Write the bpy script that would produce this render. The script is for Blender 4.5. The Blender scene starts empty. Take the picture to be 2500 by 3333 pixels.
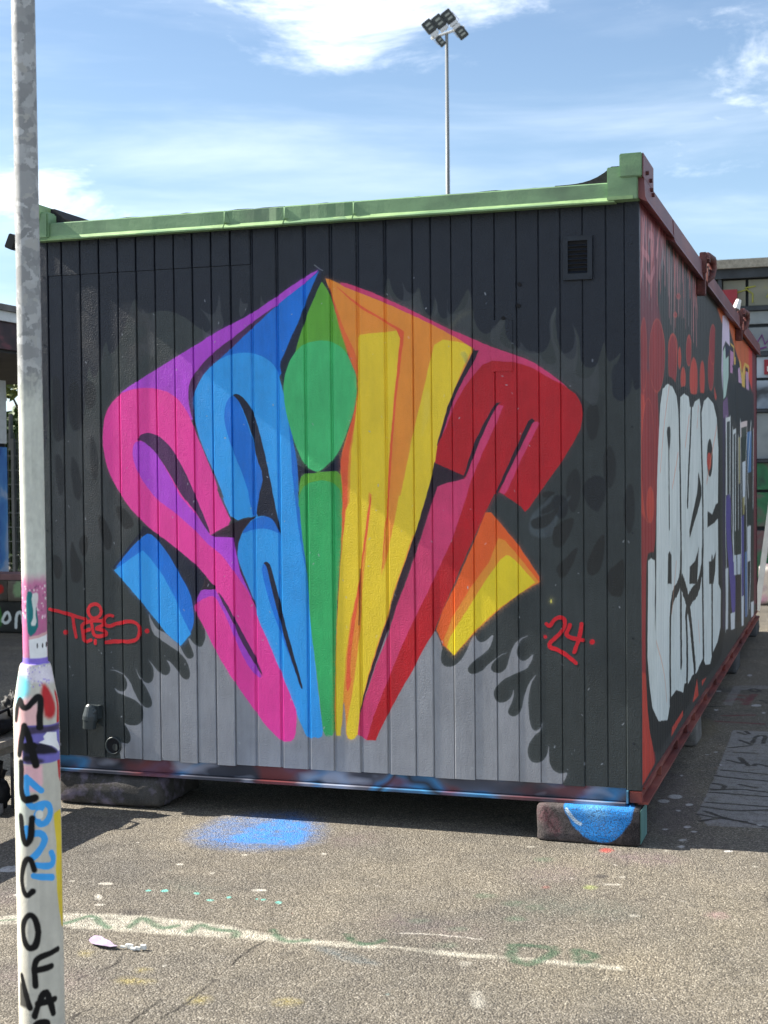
import bpy, bmesh, math, random
import numpy as np
from mathutils import Vector, Matrix, Euler

# ------------------------------------------------------------------ camera, sky, sun, exposure
sc = bpy.context.scene
R = math.radians
SUN_EL, SUN_PHI = 37.0, 1.4          # elevation; angle between the sunlight and the plank wall
cam_d = bpy.data.cameras.new("camera")
cam_d.sensor_fit = 'VERTICAL'; cam_d.sensor_height = 36.0; cam_d.lens = 4621.0/3333.0*36.0
cam_d.clip_start = 0.05; cam_d.clip_end = 2000
cam_d.dof.use_dof = True; cam_d.dof.focus_distance = 6.3; cam_d.dof.aperture_fstop = 7.0
cam = bpy.data.objects.new("camera", cam_d); sc.collection.objects.link(cam)
yaw, pitch, roll = 0.315475711, 0.0263743214, -0.00912049584
F = Vector((-math.sin(yaw)*math.cos(pitch), math.cos(yaw)*math.cos(pitch), -math.sin(pitch)))
Rr = Vector((math.cos(yaw), math.sin(yaw), 0)); Uu = Rr.cross(F)
cR = Rr*math.cos(roll) + Uu*math.sin(roll); cU = -Rr*math.sin(roll) + Uu*math.cos(roll)
cam.matrix_world = Matrix(((cR.x, cU.x, -F.x, 0.81856793), (cR.y, cU.y, -F.y, -5.92381433), (cR.z, cU.z, -F.z, 1.55128392), (0, 0, 0, 1)))
sc.camera = cam

world = bpy.data.worlds.new("World"); sc.world = world; world.use_nodes = True
wn = world.node_tree.nodes; wl = world.node_tree.links; wn.clear()
def wnode(t, **k):
    n = wn.new(t)
    for a, b in k.items(): setattr(n, a, b)
    return n
def wmath(op, a, b=None, c=None, clamp=False):
    n = wnode('ShaderNodeMath', operation=op); n.use_clamp = clamp
    for i, v in enumerate((a, b, c)):
        if v is None: continue
        if isinstance(v, (int, float)): n.inputs[i].default_value = v
        else: wl.new(v, n.inputs[i])
    return n.outputs[0]
sky = wnode('ShaderNodeTexSky', sky_type='NISHITA'); sky.sun_disc = False
sky.sun_elevation = R(SUN_EL); sky.sun_rotation = R(-90 - SUN_PHI)
sky.air_density = 1.0; sky.dust_density = 0.2; sky.ozone_density = 1.6
tc = wnode('ShaderNodeTexCoord'); sep = wnode('ShaderNodeSeparateXYZ'); wl.new(tc.outputs['Generated'], sep.inputs[0])
# thin streaky sheet plus cumulus; bright cumulus added out of view lifts the shade
def wnoise(scale, detail, rough, mp_scale, loc=(0, 0, 0), rot=(0, 0, 0), dist=0.0):
    m = wnode('ShaderNodeMapping'); m.inputs['Scale'].default_value = mp_scale; m.inputs['Location'].default_value = loc; m.inputs['Rotation'].default_value = rot
    wl.new(tc.outputs['Generated'], m.inputs['Vector'])
    n = wnode('ShaderNodeTexNoise'); n.inputs['Scale'].default_value = scale; n.inputs['Detail'].default_value = detail
    n.inputs['Roughness'].default_value = rough; n.inputs['Distortion'].default_value = dist
    wl.new(m.outputs[0], n.inputs['Vector']); return n.outputs['Fac']
def wstep(v, lo, hi):
    n = wnode('ShaderNodeMapRange', interpolation_type='SMOOTHSTEP'); n.inputs['From Min'].default_value = lo; n.inputs['From Max'].default_value = hi
    wl.new(v, n.inputs['Value']); return n.outputs[0]
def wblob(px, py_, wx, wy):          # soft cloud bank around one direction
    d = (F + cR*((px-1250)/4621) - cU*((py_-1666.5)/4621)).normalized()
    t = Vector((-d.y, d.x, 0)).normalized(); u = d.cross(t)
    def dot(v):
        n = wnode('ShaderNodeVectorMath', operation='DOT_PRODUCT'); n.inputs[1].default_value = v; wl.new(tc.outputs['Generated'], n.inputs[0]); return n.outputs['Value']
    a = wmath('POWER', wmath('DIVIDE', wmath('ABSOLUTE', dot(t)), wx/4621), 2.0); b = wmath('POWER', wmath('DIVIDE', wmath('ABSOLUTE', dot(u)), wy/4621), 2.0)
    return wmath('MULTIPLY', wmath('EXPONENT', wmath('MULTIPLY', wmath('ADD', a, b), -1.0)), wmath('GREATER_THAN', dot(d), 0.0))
n1 = wnoise(7.0, 12.0, 0.66, (1, 1, 3.2), loc=(3.1, 0.4, 0.0), dist=0.4)
n2 = wnoise(3.2, 7.0, 0.55, (1.0, 1.0, 6.5), loc=(1.3, 2.2, 0.7), rot=(0.10, 0.05, 0), dist=0.3)
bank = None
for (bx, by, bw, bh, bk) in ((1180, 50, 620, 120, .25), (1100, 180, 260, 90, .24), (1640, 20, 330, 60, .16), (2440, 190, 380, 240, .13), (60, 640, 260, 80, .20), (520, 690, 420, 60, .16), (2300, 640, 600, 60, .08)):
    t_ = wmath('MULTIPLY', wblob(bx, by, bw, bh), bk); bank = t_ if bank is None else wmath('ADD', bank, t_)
clear = wblob(1250, 500, 2600, 1900)          # thins the cumulus within the camera view only; the bright rest lights the shade
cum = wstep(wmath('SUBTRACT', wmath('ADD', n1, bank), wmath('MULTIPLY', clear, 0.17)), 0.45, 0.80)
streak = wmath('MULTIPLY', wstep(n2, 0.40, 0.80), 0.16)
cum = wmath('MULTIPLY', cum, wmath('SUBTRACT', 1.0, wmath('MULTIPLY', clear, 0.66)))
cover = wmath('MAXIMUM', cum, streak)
air = wmath('MULTIPLY', wstep(wmath('SUBTRACT', 0.33, sep.outputs['Z']), 0.0, 0.33), 0.55)
amix = wnode('ShaderNodeMix', data_type='RGBA'); wl.new(air, amix.inputs[0]); wl.new(sky.outputs[0], amix.inputs[6]); amix.inputs[7].default_value = (2.9, 4.5, 6.2, 1)
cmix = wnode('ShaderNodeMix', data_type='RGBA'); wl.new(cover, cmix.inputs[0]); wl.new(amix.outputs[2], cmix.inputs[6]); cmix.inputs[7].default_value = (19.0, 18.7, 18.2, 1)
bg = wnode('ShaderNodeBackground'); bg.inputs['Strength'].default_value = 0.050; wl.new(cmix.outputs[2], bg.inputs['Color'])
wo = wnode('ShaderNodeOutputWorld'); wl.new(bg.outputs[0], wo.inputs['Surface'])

sun_d = bpy.data.lights.new("sun", 'SUN'); sun_d.energy = 4.0; sun_d.angle = R(0.53); sun_d.color = (1.0, 0.93, 0.82)
sun = bpy.data.objects.new("sun", sun_d); sc.collection.objects.link(sun)
ray = Vector((math.cos(R(SUN_PHI)), math.sin(R(SUN_PHI)), -math.tan(R(SUN_EL)))).normalized()
sun.rotation_euler = ray.to_track_quat('-Z', 'Y').to_euler(); sun.location = (-6, -6, 9)
vs = sc.view_settings; vs.view_transform = 'Standard'; vs.look = 'None'; vs.gamma = 1.0; vs.use_curve_mapping = False
vs.exposure = 1.82
PAINT = 1.32          # painted colours as seen -> base colour

# ------------------------------------------------------------------ helpers: objects
COL = sc.collection
rnd = random.Random(11)
def link(o, parent=None):
    COL.objects.link(o)
    if parent is not None:
        o.parent = parent
        o.matrix_parent_inverse = Matrix.Translation(-parent.location)
    return o
def tag(o, label=None, cat=None, group=None, kind=None):
    if label: o['label'] = label
    if cat: o['category'] = cat
    if group: o['group'] = group
    if kind: o['kind'] = kind
    return o
def thing(name, loc, label, cat, group=None):
    e = bpy.data.objects.new(name, None); e.empty_display_size = 0.2; e.location = loc; COL.objects.link(e)
    return tag(e, label, cat, group)
def obj(name, verts, faces, m, parent=None, smooth=False, uv=None):
    me = bpy.data.meshes.new(name); me.from_pydata([tuple(v) for v in verts], [], faces); me.update()
    if m: me.materials.append(m)
    if smooth: me.shade_smooth()
    if uv:
        l = me.uv_layers.new(name="paint")
        for lp in me.loops:
            l.data[lp.index].uv = uv(me.vertices[lp.vertex_index].co)
    return link(bpy.data.objects.new(name, me), parent)
class MB:
    def __init__(s): s.v = []; s.f = []
    def add(s, v, f):
        n = len(s.v); s.v += [tuple(p) for p in v]; s.f += [tuple(i+n for i in q) for q in f]; return s
    def box(s, x0, x1, y0, y1, z0, z1, M=None):
        v = [Vector(p) for p in ((x0,y0,z0),(x1,y0,z0),(x1,y1,z0),(x0,y1,z0),(x0,y0,z1),(x1,y0,z1),(x1,y1,z1),(x0,y1,z1))]
        if M: v = [M @ p for p in v]
        return s.add(v, [(0,3,2,1),(4,5,6,7),(0,1,5,4),(1,2,6,5),(2,3,7,6),(3,0,4,7)])
    def tube(s, pts, r, n=10, cap=True):
        pts = [Vector(p) for p in pts]; rs = r if isinstance(r, (list, tuple)) else [r]*len(pts); v = []; f = []
        a = None
        for i, p in enumerate(pts):
            d = (pts[min(i+1, len(pts)-1)] - pts[max(i-1, 0)]).normalized()
            if a is None: a = d.orthogonal().normalized()
            a = (a - d*a.dot(d)).normalized(); b = d.cross(a)
            for k in range(n):
                t = 2*math.pi*k/n; v.append(p + (a*math.cos(t)+b*math.sin(t))*rs[i])
        for i in range(len(pts)-1):
            for k in range(n): f.append((i*n+k, i*n+(k+1)%n, (i+1)*n+(k+1)%n, (i+1)*n+k))
        if cap: f.append(tuple(range(n-1, -1, -1))); f.append(tuple((len(pts)-1)*n+k for k in range(n)))
        return s.add(v, f)
    def extrude(s, prof, axis, a, b):         # closed profile of 2-D points along an axis
        n = len(prof)
        def P(q, t): return (t, q[0], q[1]) if axis == 'x' else ((q[0], t, q[1]) if axis == 'y' else (q[0], q[1], t))
        v = [P(q, a) for q in prof] + [P(q, b) for q in prof]
        return s.add(v, [(k, (k+1) % n, n+(k+1) % n, n+k) for k in range(n)] + [tuple(range(n-1, -1, -1)), tuple(range(n, 2*n))])
    def build(s, name, m, parent=None, smooth=False, uv=None, bevel=0.0):
        o = obj(name, s.v, s.f, m, parent, smooth, None)
        me = o.data; b = bmesh.new(); b.from_mesh(me)
        bmesh.ops.recalc_face_normals(b, faces=b.faces)
        if bevel: bmesh.ops.bevel(b, geom=[e for e in b.edges if e.is_manifold and e.calc_face_angle(0) > 0.6], offset=bevel, segments=2, affect='EDGES', clamp_overlap=True)
        b.to_mesh(me); b.free()
        if uv:
            l = me.uv_layers.new(name="paint")
            for lp in me.loops: l.data[lp.index].uv = uv(me.vertices[lp.vertex_index].co)
        if smooth: me.shade_smooth()
        return o
def rough_box(name, x0, x1, y0, y1, z0, z1, m, parent=None, bev=0.012, amp=0.004, cuts=9, seed=0, uv=None):
    from mathutils import noise as mn
    b = bmesh.new(); bmesh.ops.create_cube(b, size=1.0)
    bmesh.ops.subdivide_edges(b, edges=b.edges[:], cuts=cuts, use_grid_fill=True)
    h = Vector(((x1-x0)/2, (y1-y0)/2, (z1-z0)/2)); c = Vector(((x0+x1)/2, (y0+y1)/2, (z0+z1)/2))
    for v in b.verts:      # crowd the rows towards the edges, then round the edges off
        p = Vector([math.copysign(1-(1-abs(q)*2)**1.6, q) if abs(q) < .5 else math.copysign(1, q) for q in v.co])
        p = Vector((p.x*h.x, p.y*h.y, p.z*h.z)); i = Vector([max(-(hh-bev), min(hh-bev, q)) for q, hh in zip(p, h)])
        d = p-i; p = i+(d.normalized()*bev if d.length > bev*.5 and sum(abs(q) > 1e-6 for q in d) > 1 else d)
        w = p+c
        if p.z > -h.z+.003: w += mn.noise_vector(w*22+Vector((seed*7.1, 0, 0)))*amp*1.6+mn.noise_vector(w*60+Vector((seed*3.3, 5, 0)))*amp*.8
        w.z = max(w.z, z0); v.co = w
    me = bpy.data.meshes.new(name); b.to_mesh(me); b.free(); me.materials.append(m); me.shade_smooth()
    if uv:
        l = me.uv_layers.new(name="paint")
        for lp in me.loops: l.data[lp.index].uv = uv(me.vertices[lp.vertex_index].co)
    return link(bpy.data.objects.new(name, me), parent)

# ------------------------------------------------------------------ helpers: painted layers (drawn here, in metres on the surface)
def lin(c): c = np.asarray(c, float)/255.0; return np.where(c <= 0.04045, c/12.92, ((c+0.055)/1.055)**2.4)
def chaikin(p, closed, n):
    for _ in range(n):
        q = np.roll(p, -1, 0) if closed else p[1:]
        a = p if closed else p[:-1]
        m = np.stack([a*.75+q*.25, a*.25+q*.75], 1).reshape(-1, 2)
        p = m if closed else np.concatenate([p[:1], m, p[-1:]])
    return p
class Canvas:
    def __init__(s, x0, x1, y0, y1, res, base=None):
        s.x0, s.x1, s.y0, s.y1 = x0, x1, y0, y1
        s.w = int((x1-x0)/res); s.h = int((y1-y0)/res)
        s.xs = x0+(np.arange(s.w)+.5)*(x1-x0)/s.w; s.ys = y0+(np.arange(s.h)+.5)*(y1-y0)/s.h
        s.px = np.zeros((s.h, s.w, 4), np.float32)
        if base is not None: s.px[..., :3] = lin(base); s.px[..., 3] = 1
        g = np.random.RandomState(5)
        s.jit = g.rand(64, 64)
    def noise(s, X, Y, sc_):
        a = (X/sc_) % 63; b = (Y/sc_) % 63; i = a.astype(int); j = b.astype(int); u = a-i; v = b-j; J = s.jit
        return (J[j, i]*(1-u)*(1-v)+J[j, (i+1) % 64]*u*(1-v)+J[(j+1) % 64, i]*(1-u)*v+J[(j+1) % 64, (i+1) % 64]*u*v)-.5
    def layer(s, e, wob=2.0, halo=0.0):
        kind, col, soft, sm, al, pts = e[:6]
        p = chaikin(np.array(pts, float).reshape(-1, 2), kind == 'p', sm)
        rad = e[6] if kind == 's' else 0.0
        pad = soft+rad*1.2+4+halo*2.2
        i0, i1 = np.searchsorted(s.xs, [p[:, 0].min()-pad, p[:, 0].max()+pad]); j0, j1 = np.searchsorted(s.ys, [p[:, 1].min()-pad, p[:, 1].max()+pad])
        if i1 <= i0 or j1 <= j0: return
        X, Y = np.meshgrid(s.xs[i0:i1], s.ys[j0:j1])
        Xw = X+s.noise(X, Y, 23.0)*wob; Yw = Y+s.noise(X+400, Y+90, 19.0)*wob
        d2 = np.full(X.shape, 1e12); ins = np.zeros(X.shape, bool)
        q = np.roll(p, -1, 0) if kind == 'p' else p[1:]
        for (ax, ay), (bx, by) in zip(p, q):
            dx, dy = bx-ax, by-ay; L2 = dx*dx+dy*dy
            t = np.clip(((Xw-ax)*dx+(Yw-ay)*dy)/L2, 0, 1) if L2 > 0 else 0.0
            np.minimum(d2, (Xw-ax-t*dx)**2+(Yw-ay-t*dy)**2, out=d2)
            if kind == 'p' and ay != by:
                ins ^= ((ay > Yw) != (by > Yw)) & (Xw < dx*(Yw-ay)/dy+ax)
        d = np.sqrt(d2)
        sd = np.where(ins, -d, d) if kind == 'p' else d-rad*(1+.34*s.noise(X+77, Y+31, 17.0))
        a = np.clip(.5-sd/max(soft, .8), 0, 1); a = a*a*(3-2*a)*al
        if halo and kind == 'p' and soft <= 4: a = np.maximum(a, .20*al*np.exp(-np.maximum(sd, 0)/halo*1.6)*np.clip(.55+1.5*s.noise(X, Y, 3.7)+.8*s.noise(X, Y, 60.0), 0, 1)*(sd < halo*2.2))
        if soft > 25: a = np.clip(a*(1+.9*s.noise(X, Y, 9.0)*(1-a)*2), 0, 1)
        c = lin(col)*(1+.20*s.noise(X, Y, 170.0)+.10*s.noise(X, Y, 37.0)+.10*s.noise(X*1.0, Y*.13, 9.0))[..., None]
        t = s.px[j0:j1, i0:i1]
        ao = t[..., 3]; na = ao+a*(1-ao)
        t[..., :3] = (t[..., :3]*(ao*(1-a))[..., None]+c*a[..., None])/np.maximum(na, 1e-5)[..., None]
        t[..., 3] = na
    def image(s, name, k):
        out = s.px.copy(); c = out[..., :3]; mx = c.max(-1, keepdims=True)+1e-6
        c = np.clip(c*np.minimum(k, .90/mx)*np.clip(.26+c.mean(-1, keepdims=True)/.09*.74, .26, 1), 0, 1)
        out[..., :3] = np.where(c <= 0.0031308, c*12.92, 1.055*np.power(c, 1/2.4)-.055)
        im = bpy.data.images.new(name, s.w, s.h, alpha=True); im.alpha_mode = 'CHANNEL_PACKED'
        im.pixels.foreach_set(out.astype(np.float32).ravel()); im.update(); im.pack()
        return im
    def uv(s, u, v): return ((u*1000-s.x0)/(s.x1-s.x0), (v*1000-s.y0)/(s.y1-s.y0))

# ------------------------------------------------------------------ helpers: materials
class Mat:
    def __init__(s, name, rough=0.6, spec=0.4, metal=0.0):
        s.m = bpy.data.materials.new(name); s.m.use_nodes = True; s.n = s.m.node_tree.nodes; s.l = s.m.node_tree.links
        s.b = s.n['Principled BSDF']; s.b.inputs['Roughness'].default_value = rough; s.b.inputs['Specular IOR Level'].default_value = spec; s.b.inputs['Metallic'].default_value = metal
        s.tc = s.n.new('ShaderNodeTexCoord'); s.h = None
    def set(s, sock, v):
        if hasattr(v, 'links'): s.l.new(v, sock)
        elif isinstance(v, (tuple, list)) and len(v) == 3: sock.default_value = (*v, 1)
        else: sock.default_value = v
    def pos(s, scale=(1, 1, 1), rot=(0, 0, 0)):
        m = s.n.new('ShaderNodeMapping'); m.inputs['Scale'].default_value = scale; m.inputs['Rotation'].default_value = rot
        s.l.new(s.tc.outputs['Object'], m.inputs['Vector']); return m.outputs[0]
    def noise(s, scale, detail=4, rough=.55, sc_=(1, 1, 1), dist=0., out='Fac'):
        n = s.n.new('ShaderNodeTexNoise'); n.inputs['Scale'].default_value = scale; n.inputs['Detail'].default_value = detail; n.inputs['Roughness'].default_value = rough; n.inputs['Distortion'].default_value = dist
        s.l.new(s.pos(sc_), n.inputs['Vector']); return n.outputs[out]
    def vor(s, scale, feature='F1', out='Distance', sc_=(1, 1, 1), vec=None):
        n = s.n.new('ShaderNodeTexVoronoi'); n.feature = feature; n.inputs['Scale'].default_value = scale
        s.l.new(vec or s.pos(sc_), n.inputs['Vector']); return n.outputs[out]
    def ramp(s, fac, stops, mode='LINEAR'):
        n = s.n.new('ShaderNodeValToRGB'); n.color_ramp.interpolation = mode; e = n.color_ramp.elements
        while len(e) < len(stops): e.new(0.5)
        for k, (p, c) in enumerate(stops): e[k].position = p; e[k].color = (*c, 1) if isinstance(c, (tuple, list)) else (c, c, c, 1)
        s.l.new(fac, n.inputs[0]); return n.outputs[0]
    def mix(s, fac, a, b, mode='MIX'):
        n = s.n.new('ShaderNodeMix'); n.data_type = 'RGBA'; n.blend_type = mode
        s.set(n.inputs[0], fac); s.set(n.inputs[6], a); s.set(n.inputs[7], b); return n.outputs[2]
    def math(s, op, a, b=0.0, clamp=False):
        n = s.n.new('ShaderNodeMath'); n.operation = op; n.use_clamp = clamp; s.set(n.inputs[0], a); s.set(n.inputs[1], b); return n.outputs[0]
    def img(s, im):
        u = s.n.new('ShaderNodeUVMap'); u.uv_map = "paint"; t = s.n.new('ShaderNodeTexImage'); t.image = im; t.extension = 'EXTEND'; t.interpolation = 'Cubic'
        s.l.new(u.outputs[0], t.inputs[0]); return t.outputs[0], t.outputs[1]
    def col(s, v): s.set(s.b.inputs['Base Color'], v); return s
    def rough(s, v): s.set(s.b.inputs['Roughness'], v); return s
    def bump(s, h, strength=.3, dist=.002):
        n = s.n.new('ShaderNodeBump'); n.inputs['Strength'].default_value = strength; n.inputs['Distance'].default_value = dist; s.l.new(h, n.inputs['Height'])
        if s.h is not None: s.l.new(s.h, n.inputs['Normal'])
        s.h = n.outputs[0]; s.l.new(s.h, s.b.inputs['Normal']); return s
def simple(name, c, rough=.6, var=.15, scale=20., bump=.15, metal=0., spec=.4, bd=.003):
    M = Mat(name, rough, spec, metal); f = M.noise(scale, 5, .6)
    a = tuple(max(0, x*(1-var*1.6)) for x in c); b = tuple(min(1, x*(1+var)) for x in c)
    M.col(M.ramp(f, [(.3, a), (.7, b)]))
    if bump: M.bump(M.noise(scale*4, 5, .6), bump, bd)
    return M.m
def mottled(name, stops, scale, sc_=(1, 1, 1), rough=.5, bump=.2, metal=0.):
    M = Mat(name, rough, .4, metal); M.col(M.ramp(M.noise(scale, 3, .5, sc_, .6), stops)); M.bump(M.noise(90, 4), bump, .002); return M.m

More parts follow.
